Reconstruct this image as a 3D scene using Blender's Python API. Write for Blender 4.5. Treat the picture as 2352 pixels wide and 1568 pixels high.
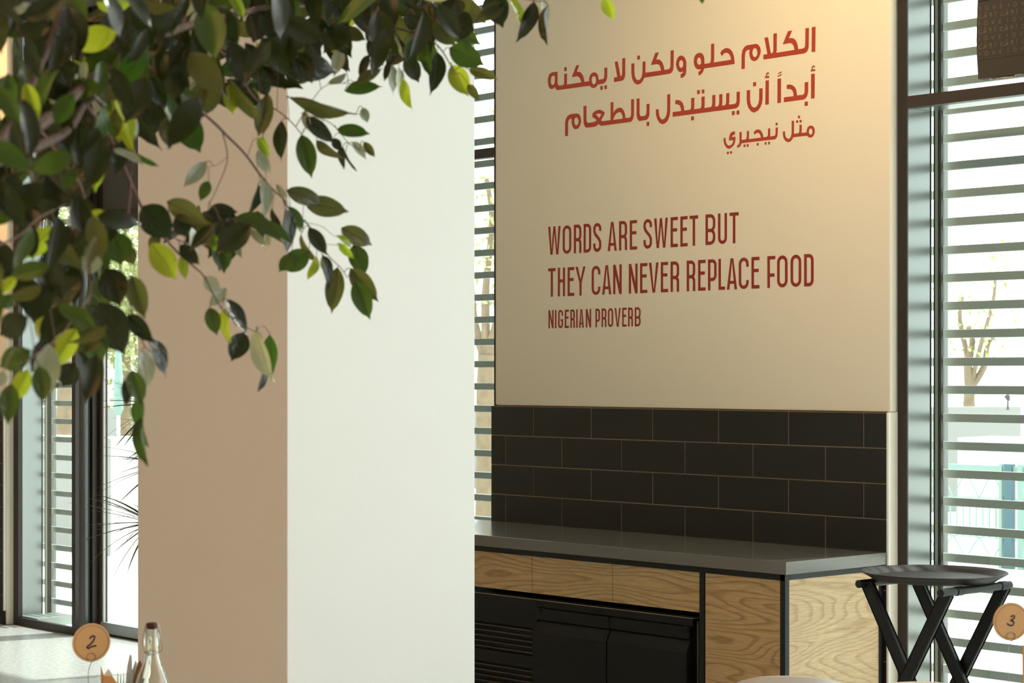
import bpy, bmesh, math, random
import numpy as np
from mathutils import Vector, Matrix

random.seed(11)
for o in list(bpy.data.objects):
    bpy.data.objects.remove(o)
SC = bpy.context.scene
COL = SC.collection

# ------------------------------------------------------------------ camera
F = 4682.0; CX = 1176.0; HOR = 857.0; EYE = 1.606
SA, CA = 0.7408, 0.6717            # the facade runs along x, outdoors is +y
cd = bpy.data.cameras.new('camera'); cam = bpy.data.objects.new('camera', cd); COL.objects.link(cam)
cam.location = (0, 0, EYE)
cam.rotation_euler = (math.pi/2, 0, math.asin(SA))
cd.sensor_width = 36.0; cd.lens = F/2352*36.0
cd.shift_y = (HOR-784.0)/2352.0
cd.clip_start = 0.05; cd.clip_end = 400
cd.dof.use_dof = True; cd.dof.focus_distance = 8.0; cd.dof.aperture_fstop = 10.0
SC.camera = cam

# ------------------------------------------------------------------ light
SC.view_settings.view_transform = 'Standard'
SC.view_settings.look = 'None'
SC.view_settings.gamma = 1.0
SC.view_settings.use_curve_mapping = False
SC.view_settings.exposure = 0.0
w = bpy.data.worlds.new('World'); SC.world = w; w.use_nodes = True
bg = w.node_tree.nodes['Background']
bg.inputs[0].default_value = (0.96, 1.0, 0.99, 1); bg.inputs[1].default_value = 3.9

def lamp(kind, name, loc, energy, color, target=None, **kw):
    l = bpy.data.lights.new(name, kind); l.energy = energy; l.color = color
    for k, v in kw.items(): setattr(l, k, v)
    o = bpy.data.objects.new(name, l); COL.objects.link(o); o.location = loc
    if target is not None:
        o.rotation_euler = (Vector(target)-Vector(loc)).to_track_quat('-Z', 'Y').to_euler()
    return o
lamp('SUN', 'sun', (0, 0, 20), 6.0, (1.0, 0.96, 0.88), target=(-0.12, -0.52, 19.0), angle=0.02)
# added area lamp for daylight from the right; no glazing is built there
lamp('AREA', 'added_side_daylight', (2.0, 5.3, 2.0), 39, (0.90, 0.97, 1.0), target=(-5.0, 5.1, 1.7),
     shape='RECTANGLE', size=2.4, size_y=3.4)
# warm ceiling lighting of the dining room
lamp('AREA', 'warm_ceiling_panel', (-4.2, -1.0, 3.9), 162, (1.0, 0.46, 0.165), target=(-4.2, 0.6, 0.0),
     shape='RECTANGLE', size=6.0, size_y=3.5)
lamp('SPOT', 'warm_wall_washer', (-4.7, 4.9, 3.95), 132, (1.0, 0.66, 0.32), target=(-5.35, 6.5, 2.75),
     spot_size=math.radians(95), spot_blend=1.0, shadow_soft_size=0.12)
lamp('SPOT', 'warm_wall_washer_left', (-11.9, 4.6, 3.95), 230, (1.0, 0.56, 0.24), target=(-12.4, 6.4, 3.1),
     spot_size=math.radians(80), spot_blend=0.8, shadow_soft_size=0.05)
lamp('SPOT', 'added_tree_backlight', (-2.0, 4.9, 3.9), 330, (1.0, 0.95, 0.82), target=(-2.5, 1.9, 1.9),
     spot_size=math.radians(40), spot_blend=0.4, shadow_soft_size=0.06)  # added lamp, stands in for sun behind the leaves

# ------------------------------------------------------------------ mapping helpers
def ray(px):
    a = (px-CX)/F
    return (-SA+CA*a, CA+SA*a)
def xat(px, Y):
    dx, dy = ray(px); return Y*dx/dy
def on_y(px, py, Y):
    dx, dy = ray(px); t = Y/dy
    return Vector((dx*t, Y, EYE+(HOR-py)*t/F))
def at_depth(px, py, z):
    dx, dy = ray(px)
    return Vector((dx*z, dy*z, EYE+(HOR-py)*z/F))

# ------------------------------------------------------------------ object helpers
def tag(o, label=None, cat=None, group=None, kind=None):
    if label: o['label'] = label
    if cat: o['category'] = cat
    if group: o['group'] = group
    if kind: o['kind'] = kind
    return o
def empty(name, loc=(0, 0, 0), rz=0.0):
    o = bpy.data.objects.new(name, None); COL.objects.link(o)
    o.location = loc; o.rotation_euler = (0, 0, rz); o.empty_display_size = 0.05
    return o
class MB:
    def __init__(s): s.bm = bmesh.new()
    def box(s, x0, x1, y0, y1, z0, z1, bev=0.0):
        r = bmesh.ops.create_cube(s.bm, size=1.0)
        vs = r['verts']
        for v in vs:
            v.co = Vector(((x0+x1)/2+v.co.x*(x1-x0), (y0+y1)/2+v.co.y*(y1-y0), (z0+z1)/2+v.co.z*(z1-z0)))
        if bev > 0:
            es = list({e for v in vs for e in v.link_edges})
            bmesh.ops.bevel(s.bm, geom=es, offset=bev, segments=2, profile=0.5, affect='EDGES')
        return s
    def bar(s, a, b, wx, wy, side=(0, 0, 1), bev=0.0):
        a = Vector(a); b = Vector(b); d = (b-a).normalized()
        u = d.cross(Vector(side)).normalized(); v = u.cross(d).normalized()
        r = bmesh.ops.create_cube(s.bm, size=1.0); vs = r['verts']; L = (b-a).length
        for q in vs:
            q.co = (a+b)/2+d*(q.co.z*L)+u*(q.co.x*wx)+v*(q.co.y*wy)
        if bev > 0:
            es = list({e for q in vs for e in q.link_edges})
            bmesh.ops.bevel(s.bm, geom=es, offset=bev, segments=2, profile=0.5, affect='EDGES')
        return s
    def tube(s, pts, rads, n=8, cap=True):
        pts = [Vector(p) for p in pts]
        if not hasattr(rads, '__len__'): rads = [rads]*len(pts)
        rings = []; up = Vector((0.3, 0.2, 1)).normalized()
        for i, p in enumerate(pts):
            d = (pts[min(i+1, len(pts)-1)]-pts[max(i-1, 0)])
            d = d.normalized() if d.length > 1e-9 else Vector((0, 0, 1))
            u = d.cross(up)
            if u.length < 1e-3: u = d.cross(Vector((1, 0, 0)))
            u.normalize(); v = d.cross(u).normalized(); up = -v if False else up
            rings.append([s.bm.verts.new(p+(u*math.cos(t)+v*math.sin(t))*rads[i]) for t in [2*math.pi*k/n for k in range(n)]])
        for i in range(len(rings)-1):
            for k in range(n):
                s.bm.faces.new((rings[i][k], rings[i][(k+1) % n], rings[i+1][(k+1) % n], rings[i+1][k]))
        if cap:
            s.bm.faces.new(rings[0][::-1]); s.bm.faces.new(rings[-1])
        return s
    def lathe(s, prof, n=40, c=(0, 0, 0), cap=False):
        c = Vector(c); rings = []
        for r, z in prof:
            rings.append([s.bm.verts.new(c+Vector((r*math.cos(2*math.pi*k/n), r*math.sin(2*math.pi*k/n), z))) for k in range(n)])
        for i in range(len(rings)-1):
            for k in range(n):
                s.bm.faces.new((rings[i][k], rings[i][(k+1) % n], rings[i+1][(k+1) % n], rings[i+1][k]))
        if cap:
            s.bm.faces.new(rings[0][::-1]); s.bm.faces.new(rings[-1])
        return s
    def prism(s, pts, y0, y1):        # pts in (x, z), extruded along y
        a = [s.bm.verts.new((p[0], y0, p[1])) for p in pts]; b = [s.bm.verts.new((p[0], y1, p[1])) for p in pts]
        n = len(pts)
        s.bm.faces.new(a); s.bm.faces.new(b[::-1])
        for i in range(n): s.bm.faces.new((a[i], b[i], b[(i+1) % n], a[(i+1) % n]))
        return s
    def prism_x(s, pts, x0, x1):      # pts in (y, z), extruded along x
        a = [s.bm.verts.new((x0, p[0], p[1])) for p in pts]; b = [s.bm.verts.new((x1, p[0], p[1])) for p in pts]
        n = len(pts)
        s.bm.faces.new(a); s.bm.faces.new(b[::-1])
        for i in range(n): s.bm.faces.new((a[i], b[i], b[(i+1) % n], a[(i+1) % n]))
        return s
    def build(s, name, mat, parent=None, smooth=False, loc=None, weld=True):
        if weld: bmesh.ops.recalc_face_normals(s.bm, faces=s.bm.faces[:])
        me = bpy.data.meshes.new(name); s.bm.to_mesh(me); s.bm.free()
        me.materials.append(mat)
        if smooth:
            me.shade_smooth()
            me.set_sharp_from_angle(angle=math.radians(40))
        o = bpy.data.objects.new(name, me); COL.objects.link(o)
        if parent is not None: o.parent = parent
        if loc is not None: o.location = loc
        return o
def box(name, mat, x0, x1, y0, y1, z0, z1, parent=None, bev=0.0):
    return MB().box(x0, x1, y0, y1, z0, z1, bev).build(name, mat, parent)
def smooth_path(pts, k=5):
    pts = [Vector(p) for p in pts]; out = []
    for i in range(len(pts)-1):
        p0 = pts[max(i-1, 0)]; p1 = pts[i]; p2 = pts[i+1]; p3 = pts[min(i+2, len(pts)-1)]
        for j in range(k):
            t = j/k
            out.append(0.5*((2*p1)+(p2-p0)*t+(2*p0-5*p1+4*p2-p3)*t*t+(3*p1-p0-3*p2+p3)*t**3))
    out.append(pts[-1]); return out

# ------------------------------------------------------------------ materials
def new_mat(name):
    m = bpy.data.materials.new(name); m.use_nodes = True
    nt = m.node_tree; b = nt.nodes['Principled BSDF']; return m, nt, b
def N(nt, t, **kw):
    n = nt.nodes.new(t)
    for k, v in kw.items(): setattr(n, k, v)
    return n
def plain(name, col, rough=0.5, metal=0.0, noise=0.0, nscale=30.0, bump=0.0, bscale=60.0, spec=0.5, trans=0.0):
    m, nt, b = new_mat(name)
    b.inputs['Roughness'].default_value = rough; b.inputs['Metallic'].default_value = metal
    b.inputs['Specular IOR Level'].default_value = spec
    b.inputs['Base Color'].default_value = (*col, 1)
    tc = N(nt, 'ShaderNodeTexCoord')
    if noise > 0:
        n = N(nt, 'ShaderNodeTexNoise'); n.inputs['Scale'].default_value = nscale; n.inputs['Detail'].default_value = 5
        nt.links.new(tc.outputs['Object'], n.inputs['Vector'])
        mx = N(nt, 'ShaderNodeMix', data_type='RGBA')
        mx.inputs[6].default_value = (*[c*(1-noise) for c in col], 1)
        mx.inputs[7].default_value = (*[min(1, c*(1+noise)) for c in col], 1)
        nt.links.new(n.outputs['Fac'], mx.inputs[0]); nt.links.new(mx.outputs[2], b.inputs['Base Color'])
    if bump > 0:
        n2 = N(nt, 'ShaderNodeTexNoise'); n2.inputs['Scale'].default_value = bscale; n2.inputs['Detail'].default_value = 6
        nt.links.new(tc.outputs['Object'], n2.inputs['Vector'])
        bp = N(nt, 'ShaderNodeBump'); bp.inputs['Strength'].default_value = bump; bp.inputs['Distance'].default_value = 0.01
        nt.links.new(n2.outputs['Fac'], bp.inputs['Height']); nt.links.new(bp.outputs['Normal'], b.inputs['Normal'])
    return m
def oak_mat(name, axis, light, dark, seed):
    m, nt, b = new_mat(name)
    tc = N(nt, 'ShaderNodeTexCoord'); mp = N(nt, 'ShaderNodeMapping')
    nt.links.new(tc.outputs['Object'], mp.inputs['Vector'])
    sc = (0.85, 0.85, 5.0)
    mp.inputs['Scale'].default_value = sc; mp.inputs['Location'].default_value = (seed, seed*0.7, seed*1.3)
    n = N(nt, 'ShaderNodeTexNoise'); n.inputs['Scale'].default_value = 1.25; n.inputs['Detail'].default_value = 1.2
    n.inputs['Roughness'].default_value = 0.35; nt.links.new(mp.outputs[0], n.inputs['Vector'])
    n3 = N(nt, 'ShaderNodeTexNoise'); n3.inputs['Scale'].default_value = 22; n3.inputs['Detail'].default_value = 3
    nt.links.new(mp.outputs[0], n3.inputs['Vector'])
    mu = N(nt, 'ShaderNodeMath', operation='MULTIPLY'); mu.inputs[1].default_value = 21; nt.links.new(n.outputs['Fac'], mu.inputs[0])
    ad = N(nt, 'ShaderNodeMath', operation='MULTIPLY_ADD'); ad.inputs[1].default_value = 0.28
    nt.links.new(n3.outputs['Fac'], ad.inputs[0]); nt.links.new(mu.outputs[0], ad.inputs[2])
    fr = N(nt, 'ShaderNodeMath', operation='FRACT'); nt.links.new(ad.outputs[0], fr.inputs[0])
    rp = N(nt, 'ShaderNodeValToRGB'); e = rp.color_ramp.elements
    e[0].position = 0.0; e[0].color = (*light, 1); e[1].position = 1.0; e[1].color = (*light, 1)
    a = e.new(0.55); a.color = (*[l*0.90+d*0.10 for l, d in zip(light, dark)], 1)
    c = e.new(0.84); c.color = (*dark, 1)
    nt.links.new(fr.outputs[0], rp.inputs[0])
    # fine pores
    mp2 = N(nt, 'ShaderNodeMapping'); mp2.inputs['Scale'].default_value = (14, 14, 420)
    nt.links.new(tc.outputs['Object'], mp2.inputs['Vector'])
    n2 = N(nt, 'ShaderNodeTexNoise'); n2.inputs['Scale'].default_value = 1.0; n2.inputs['Detail'].default_value = 2
    nt.links.new(mp2.outputs[0], n2.inputs['Vector'])
    r2 = N(nt, 'ShaderNodeMapRange'); r2.inputs[1].default_value = 0.35; r2.inputs[2].default_value = 0.65
    r2.inputs[3].default_value = 0.80; r2.inputs[4].default_value = 1.10; nt.links.new(n2.outputs['Fac'], r2.inputs[0])
    vm = N(nt, 'ShaderNodeVectorMath', operation='SCALE')
    nt.links.new(rp.outputs[0], vm.inputs[0]); nt.links.new(r2.outputs[0], vm.inputs['Scale'])
    nt.links.new(vm.outputs[0], b.inputs['Base Color'])
    b.inputs['Roughness'].default_value = 0.5
    return m
def glass_pane_mat(name, tint=(0.90, 0.95, 0.93)):
    m = bpy.data.materials.new(name); m.use_nodes = True; nt = m.node_tree; nt.nodes.clear()
    out = N(nt, 'ShaderNodeOutputMaterial'); tr = N(nt, 'ShaderNodeBsdfTransparent'); gl = N(nt, 'ShaderNodeBsdfGlossy')
    tr.inputs[0].default_value = (*tint, 1); gl.inputs['Roughness'].default_value = 0.02
    lw = N(nt, 'ShaderNodeLayerWeight')
    pw = N(nt, 'ShaderNodeMath', operation='POWER'); pw.inputs[1].default_value = 5.0; nt.links.new(lw.outputs['Facing'], pw.inputs[0])
    fr = N(nt, 'ShaderNodeMath', operation='MULTIPLY_ADD'); fr.inputs[1].default_value = 0.6; fr.inputs[2].default_value = 0.03
    nt.links.new(pw.outputs[0], fr.inputs[0])
    mx = N(nt, 'ShaderNodeMixShader'); nt.links.new(fr.outputs[0], mx.inputs[0])
    nt.links.new(tr.outputs[0], mx.inputs[1]); nt.links.new(gl.outputs[0], mx.inputs[2]); nt.links.new(mx.outputs[0], out.inputs[0])
    return m
def leaf_mat(name, top, vein, trans, rough=0.26):
    m = bpy.data.materials.new(name); m.use_nodes = True; nt = m.node_tree; nt.nodes.clear()
    out = N(nt, 'ShaderNodeOutputMaterial'); tc = N(nt, 'ShaderNodeTexCoord'); sp = N(nt, 'ShaderNodeSeparateXYZ')
    nt.links.new(tc.outputs['Object'], sp.inputs[0])
    ab = N(nt, 'ShaderNodeMath', operation='ABSOLUTE'); nt.links.new(sp.outputs[0], ab.inputs[0])
    mr = N(nt, 'ShaderNodeMapRange'); mr.inputs[1].default_value = 0.012; mr.inputs[2].default_value = 0.045
    mr.inputs[3].default_value = 1.0; mr.inputs[4].default_value = 0.0; nt.links.new(ab.outputs[0], mr.inputs[0])
    fade = N(nt, 'ShaderNodeMapRange'); fade.inputs[1].default_value = 0.25; fade.inputs[2].default_value = 0.8
    fade.inputs[3].default_value = 1.0; fade.inputs[4].default_value = 0.15; nt.links.new(sp.outputs[1], fade.inputs[0])
    mm = N(nt, 'ShaderNodeMath', operation='MULTIPLY'); nt.links.new(mr.outputs[0], mm.inputs[0]); nt.links.new(fade.outputs[0], mm.inputs[1])
    # side veins
    sv = N(nt, 'ShaderNodeMath', operation='MULTIPLY_ADD'); sv.inputs[1].default_value = -0.75
    nt.links.new(ab.outputs[0], sv.inputs[0]); nt.links.new(sp.outputs[1], sv.inputs[2])
    s2 = N(nt, 'ShaderNodeMath', operation='MULTIPLY'); s2.inputs[1].default_value = 75; nt.links.new(sv.outputs[0], s2.inputs[0])
    s3 = N(nt, 'ShaderNodeMath', operation='SINE'); nt.links.new(s2.outputs[0], s3.inputs[0])
    oi = N(nt, 'ShaderNodeObjectInfo')
    hs = N(nt, 'ShaderNodeHueSaturation'); hs.inputs['Color'].default_value = (*top, 1)
    h = N(nt, 'ShaderNodeMapRange'); h.inputs[3].default_value = 0.475; h.inputs[4].default_value = 0.525
    nt.links.new(oi.outputs['Random'], h.inputs[0]); nt.links.new(h.outputs[0], hs.inputs['Hue'])
    v = N(nt, 'ShaderNodeMapRange'); v.inputs[3].default_value = 0.7; v.inputs[4].default_value = 1.3
    ml = N(nt, 'ShaderNodeMath', operation='MULTIPLY'); ml.inputs[1].default_value = 7.13; nt.links.new(oi.outputs['Random'], ml.inputs[0])
    fr = N(nt, 'ShaderNodeMath', operation='FRACT'); nt.links.new(ml.outputs[0], fr.inputs[0])
    nt.links.new(fr.outputs[0], v.inputs[0])
    va = N(nt, 'ShaderNodeMath', operation='MULTIPLY_ADD'); va.inputs[1].default_value = 0.05
    nt.links.new(s3.outputs[0], va.inputs[0]); nt.links.new(v.outputs[0], va.inputs[2])
    nt.links.new(va.outputs[0], hs.inputs['Value'])
    mx = N(nt, 'ShaderNodeMix', data_type='RGBA'); mx.inputs[7].default_value = (*vein, 1)
    nt.links.new(hs.outputs[0], mx.inputs[6]); nt.links.new(mm.outputs[0], mx.inputs[0])
    pb = N(nt, 'ShaderNodeBsdfPrincipled'); pb.inputs['Roughness'].default_value = rough
    nt.links.new(mx.outputs[2], pb.inputs['Base Color'])
    bn = N(nt, 'ShaderNodeTexNoise'); bn.inputs['Scale'].default_value = 5; nt.links.new(tc.outputs['Object'], bn.inputs['Vector'])
    bp = N(nt, 'ShaderNodeBump'); bp.inputs['Strength'].default_value = 0.5; bp.inputs['Distance'].default_value = 0.006
    nt.links.new(bn.outputs['Fac'], bp.inputs['Height']); nt.links.new(bp.outputs['Normal'], pb.inputs['Normal'])
    tl = N(nt, 'ShaderNodeBsdfTranslucent')
    tcol = N(nt, 'ShaderNodeMix', data_type='RGBA', blend_type='MULTIPLY'); tcol.inputs[0].default_value = 1.0
    g = N(nt, 'ShaderNodeGamma'); g.inputs[1].default_value = 0.62
    nt.links.new(mx.outputs[2], g.inputs[0]); nt.links.new(g.outputs[0], tcol.inputs[6]); tcol.inputs[7].default_value = (1.0, 1.0, 0.35, 1)
    nt.links.new(tcol.outputs[2], tl.inputs[0])
    ms = N(nt, 'ShaderNodeMixShader'); ms.inputs[0].default_value = trans
    nt.links.new(pb.outputs[0], ms.inputs[1]); nt.links.new(tl.outputs[0], ms.inputs[2]); nt.links.new(ms.outputs[0], out.inputs[0])
    return m

M = {}
M['plaster'] = plain('plaster_white', (0.79, 0.80, 0.765), 0.75, bump=0.12, bscale=18, noise=0.012, nscale=3)
M['cream'] = plain('cream_paint', (0.80, 0.745, 0.61), 0.7, noise=0.012, nscale=2)
M['white'] = plain('white_paint', (0.82, 0.82, 0.79), 0.6)
M['tile'] = plain('black_tile', (0.008, 0.0075, 0.0065), 0.45, noise=0.12, nscale=7, bump=0.06, bscale=25)
M['grout'] = plain('tan_grout', (0.23, 0.18, 0.115), 0.9, noise=0.2, nscale=60)
M['bronze'] = plain('dark_bronze_frame', (0.028, 0.021, 0.016), 0.42, spec=0.35)
M['bronze_lit'] = plain('bronze_transom_lit', (0.034, 0.024, 0.018), 0.45)  # frame bronze again, lightened to carry the light on the transom
M['jamb'] = plain('grey_green_aluminium', (0.21, 0.225, 0.22), 0.22, metal=0.75)
M['slat'] = plain('grey_louvre_metal', (0.31, 0.345, 0.345), 0.45, metal=0.2)
M['slat2'] = plain('light_profile_metal', (0.30, 0.33, 0.30), 0.4)
M['fin'] = plain('pale_grey_fin', (0.17, 0.185, 0.18), 0.6)
M['outdark'] = plain('grey_lamp_metal', (0.05, 0.045, 0.05), 0.5)
M['glass'] = glass_pane_mat('window_glass')
M['stone'] = plain('grey_quartz', (0.135, 0.127, 0.112), 0.16, noise=0.10, nscale=160, spec=0.6)
M['black'] = plain('black_powder_coat', (0.007, 0.008, 0.008), 0.42, spec=0.3)
M['cooler'] = plain('cooler_black', (0.005, 0.005, 0.0045), 0.42, noise=0.1, nscale=20, spec=0.25)
M['gap'] = plain('dark_void', (0.004, 0.004, 0.004), 0.9)
M['edge'] = plain('steel_edge', (0.30, 0.26, 0.21), 0.35, metal=0.6)
M['oak'] = oak_mat('oak_fronts_shaded', 'x', (0.50, 0.325, 0.145), (0.31, 0.185, 0.070), 3.1)  # darker copy of the oak, shade on the fronts put into the colour
M['oak_end_lit'] = oak_mat('oak_end_lit', 'y', (0.64, 0.46, 0.25), (0.47, 0.31, 0.145), 8.4)  # lighter copy of the oak, daylight on the end put into the colour
M['red'] = plain('red_vinyl', (0.43, 0.052, 0.022), 0.5)
M['maroon'] = plain('maroon_vinyl', (0.27, 0.024, 0.016), 0.5)
M['floor'] = plain('pale_terrazzo', (0.50, 0.505, 0.50), 0.26, noise=0.38, nscale=38, bump=0.15, bscale=30)
M['tray'] = plain('brown_tray', (0.028, 0.021, 0.018), 0.50, spec=0.25, bump=0.05, bscale=120)
M['banner'] = plain('brown_black_print', (0.040, 0.031, 0.023), 0.7)
M['print'] = plain('pale_olive_print', (0.17, 0.145, 0.095), 0.7)
M['kraft'] = plain('kraft_card', (0.62, 0.36, 0.155), 0.8, noise=0.05, nscale=90)
M['ink'] = plain('black_marker', (0.008, 0.008, 0.007), 0.6)
M['ring'] = plain('brown_print', (0.17, 0.065, 0.025), 0.7)
M['wire'] = plain('grey_wire', (0.35, 0.34, 0.31), 0.3, metal=0.9)
M['steel'] = plain('cutlery_steel', (0.62, 0.62, 0.62), 0.18, metal=1.0)
M['wood_dark'] = plain('brown_wood', (0.23, 0.095, 0.032), 0.5, noise=0.2, nscale=20)
M['shell'] = plain('pale_grey_shell', (0.62, 0.60, 0.55), 0.42)
M['shell2'] = plain('sand_shell', (0.55, 0.42, 0.32), 0.42)
M['tablewood'] = plain('table_top_wood', (0.30, 0.18, 0.09), 0.5, noise=0.2, nscale=9)
M['bark'] = plain('ficus_bark', (0.060, 0.030, 0.016), 0.75, noise=0.3, nscale=30, bump=0.4)
M['twig'] = plain('ficus_twig', (0.085, 0.030, 0.014), 0.6, noise=0.25, nscale=40)
M['pot'] = plain('grey_pot', (0.2, 0.2, 0.2), 0.7)
M['soil'] = plain('soil', (0.04, 0.025, 0.015), 0.9, bump=0.5)
M['blade'] = plain('blade_green', (0.075, 0.075, 0.030), 0.5)
M['bottlecap'] = plain('maroon_rubber', (0.05, 0.006, 0.005), 0.35)
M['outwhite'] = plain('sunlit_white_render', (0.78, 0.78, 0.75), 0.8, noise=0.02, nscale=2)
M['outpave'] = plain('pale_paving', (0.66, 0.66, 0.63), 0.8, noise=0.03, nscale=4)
M['outgrey'] = plain('shaded_render', (0.25, 0.25, 0.24), 0.8)  # white render again, its shade put into a darker colour
M['outbark'] = plain('pale_outdoor_bark', (0.21, 0.155, 0.10), 0.9, noise=0.4, nscale=12, bump=1.0, bscale=14)
M['teal'] = plain('turquoise_paint', (0.20, 0.31, 0.28), 0.6)
M['tealblue'] = plain('blue_teal_post', (0.05, 0.11, 0.14), 0.5)
M['outleaf'] = plain('outdoor_leaf', (0.34, 0.36, 0.15), 0.5)
M['plastic'] = plain('milky_plastic', (0.55, 0.55, 0.45), 0.25)
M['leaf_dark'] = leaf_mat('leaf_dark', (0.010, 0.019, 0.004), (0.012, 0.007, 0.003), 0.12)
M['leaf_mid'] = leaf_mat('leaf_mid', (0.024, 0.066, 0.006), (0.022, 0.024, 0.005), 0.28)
M['leaf_lime'] = leaf_mat('leaf_lime', (0.230, 0.340, 0.016), (0.115, 0.105, 0.010), 0.58)  # lighter leaves, with the glow of backlight put into the colour
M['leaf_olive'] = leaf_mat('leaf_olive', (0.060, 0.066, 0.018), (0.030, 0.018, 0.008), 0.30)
M['leaf_sheen'] = leaf_mat('leaf_sheen', (0.38, 0.44, 0.36), (0.22, 0.25, 0.20), 0.15, rough=0.22)  # paler undersides, and window gloss on leaves put into the colour
def bottle_glass():
    m = bpy.data.materials.new('bottle_glass'); m.use_nodes = True; nt = m.node_tree; nt.nodes.clear()
    out = N(nt, 'ShaderNodeOutputMaterial'); g = N(nt, 'ShaderNodeBsdfGlass'); g.inputs['IOR'].default_value = 1.45
    g.inputs['Color'].default_value = (0.97, 0.98, 0.96, 1); nt.links.new(g.outputs[0], out.inputs[0]); return m
M['bottle'] = bottle_glass()

# ------------------------------------------------------------------ flat print meshes (signed distance contour)
def sd_poly(px, py, pts):
    d = np.full(px.shape, 1e9); s = np.ones(px.shape, bool)
    n = len(pts); inside = np.zeros(px.shape, bool)
    for i in range(n):
        ax, ay = pts[i]; bx, by = pts[(i+1) % n]
        ex, ey = bx-ax, by-ay; wx, wy = px-ax, py-ay
        t = np.clip((wx*ex+wy*ey)/(ex*ex+ey*ey+1e-18), 0, 1)
        d = np.minimum(d, (wx-ex*t)**2+(wy-ey*t)**2)
        if ay != by:
            c = ((ay > py) != (by > py)) & (px < (bx-ax)*(py-ay)/(by-ay)+ax)
            inside ^= c
    d = np.sqrt(d); return np.where(inside, -d, d)
def sd_stroke(px, py, pts, w):
    d = np.full(px.shape, 1e9); h = w/2
    for i in range(len(pts)-1):
        ax, ay = pts[i]; bx, by = pts[i+1]
        L = math.hypot(bx-ax, by-ay)
        if L < 1e-9: continue
        ux, uy = (bx-ax)/L, (by-ay)/L
        cx, cy = (ax+bx)/2, (ay+by)/2
        q = np.abs((px-cx)*ux+(py-cy)*uy)-L/2; r = np.abs(-(px-cx)*uy+(py-cy)*ux)-h
        d = np.minimum(d, np.hypot(np.maximum(q, 0), np.maximum(r, 0))+np.minimum(np.maximum(q, r), 0))
        if i > 0: d = np.minimum(d, np.hypot(px-ax, py-ay)-h)
    return d
def print_mesh(name, ops, mat, to3d, parent=None, g=0.0016):
    """ops: ('P',pts) ('H',pts) ('S',pts,w) in plane units; contours the union and builds a flat decal."""
    allp = np.array([p for op in ops for p in op[1]]); pad = 0.02
    u0, v0 = allp.min(0)-pad; u1, v1 = allp.max(0)+pad
    nu = int((u1-u0)/g)+2; nv = int((v1-v0)/g)+2
    U = u0+np.arange(nu)*g; V = v0+np.arange(nv)*g
    D = np.full((nu, nv), 1e3)
    for op in ops:
        q = np.array(op[1]); ww = (op[2] if op[0] == 'S' else 0)+3*g
        i0 = max(0, int((q[:, 0].min()-ww-u0)/g)-1); i1 = min(nu, int((q[:, 0].max()+ww-u0)/g)+3)
        j0 = max(0, int((q[:, 1].min()-ww-v0)/g)-1); j1 = min(nv, int((q[:, 1].max()+ww-v0)/g)+3)
        PX, PY = np.meshgrid(U[i0:i1], V[j0:j1], indexing='ij')
        sub = D[i0:i1, j0:j1]
        if op[0] == 'P': sub[...] = np.minimum(sub, sd_poly(PX, PY, op[1]))
        elif op[0] == 'H': sub[...] = np.maximum(sub, -sd_poly(PX, PY, op[1]))
        else: sub[...] = np.minimum(sub, sd_stroke(PX, PY, op[1], op[2]))
    verts = {}; vl = []; faces = []
    def vid(key, u, v):
        if key not in verts: verts[key] = len(vl); vl.append((u, v))
        return verts[key]
    ins = D < 0
    allin = ins[:-1, :-1] & ins[1:, :-1] & ins[1:, 1:] & ins[:-1, 1:]
    anyin = ins[:-1, :-1] | ins[1:, :-1] | ins[1:, 1:] | ins[:-1, 1:]
    for j in range(nv-1):       # interior rows as runs
        i = 0; row = allin[:, j]
        idx = np.flatnonzero(row)
        if len(idx):
            br = np.flatnonzero(np.diff(idx) > 1); st = np.r_[idx[0], idx[br+1]]; en = np.r_[idx[br], idx[-1]]
            for a, b in zip(st, en):
                faces.append([vid((a, j), U[a], V[j]), vid((b+1, j), U[b+1], V[j]), vid((b+1, j+1), U[b+1], V[j+1]), vid((a, j+1), U[a], V[j+1])])
    for i, j in np.argwhere(anyin & ~allin):
        cs = [(i, j), (i+1, j), (i+1, j+1), (i, j+1)]; poly = []
        for k in range(4):
            a = cs[k]; b = cs[(k+1) % 4]; da = D[a]; db = D[b]
            if da < 0: poly.append(vid(a, U[a[0]], V[a[1]]))
            if (da < 0) != (db < 0):
                t = da/(da-db); t = min(max(t, 0.0), 1.0)
                key = (min(a, b), max(a, b), 'e')
                poly.append(vid(key, U[a[0]]+(U[b[0]]-U[a[0]])*t, V[a[1]]+(V[b[1]]-V[a[1]])*t))
        if len(poly) >= 3: faces.append(poly)
    me = bpy.data.meshes.new(name)
    me.from_pydata([tuple(to3d(u, v)) for u, v in vl], [], faces); me.materials.append(mat)
    o = bpy.data.objects.new(name, me); COL.objects.link(o)
    if parent is not None: o.parent = parent
    return o

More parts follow.
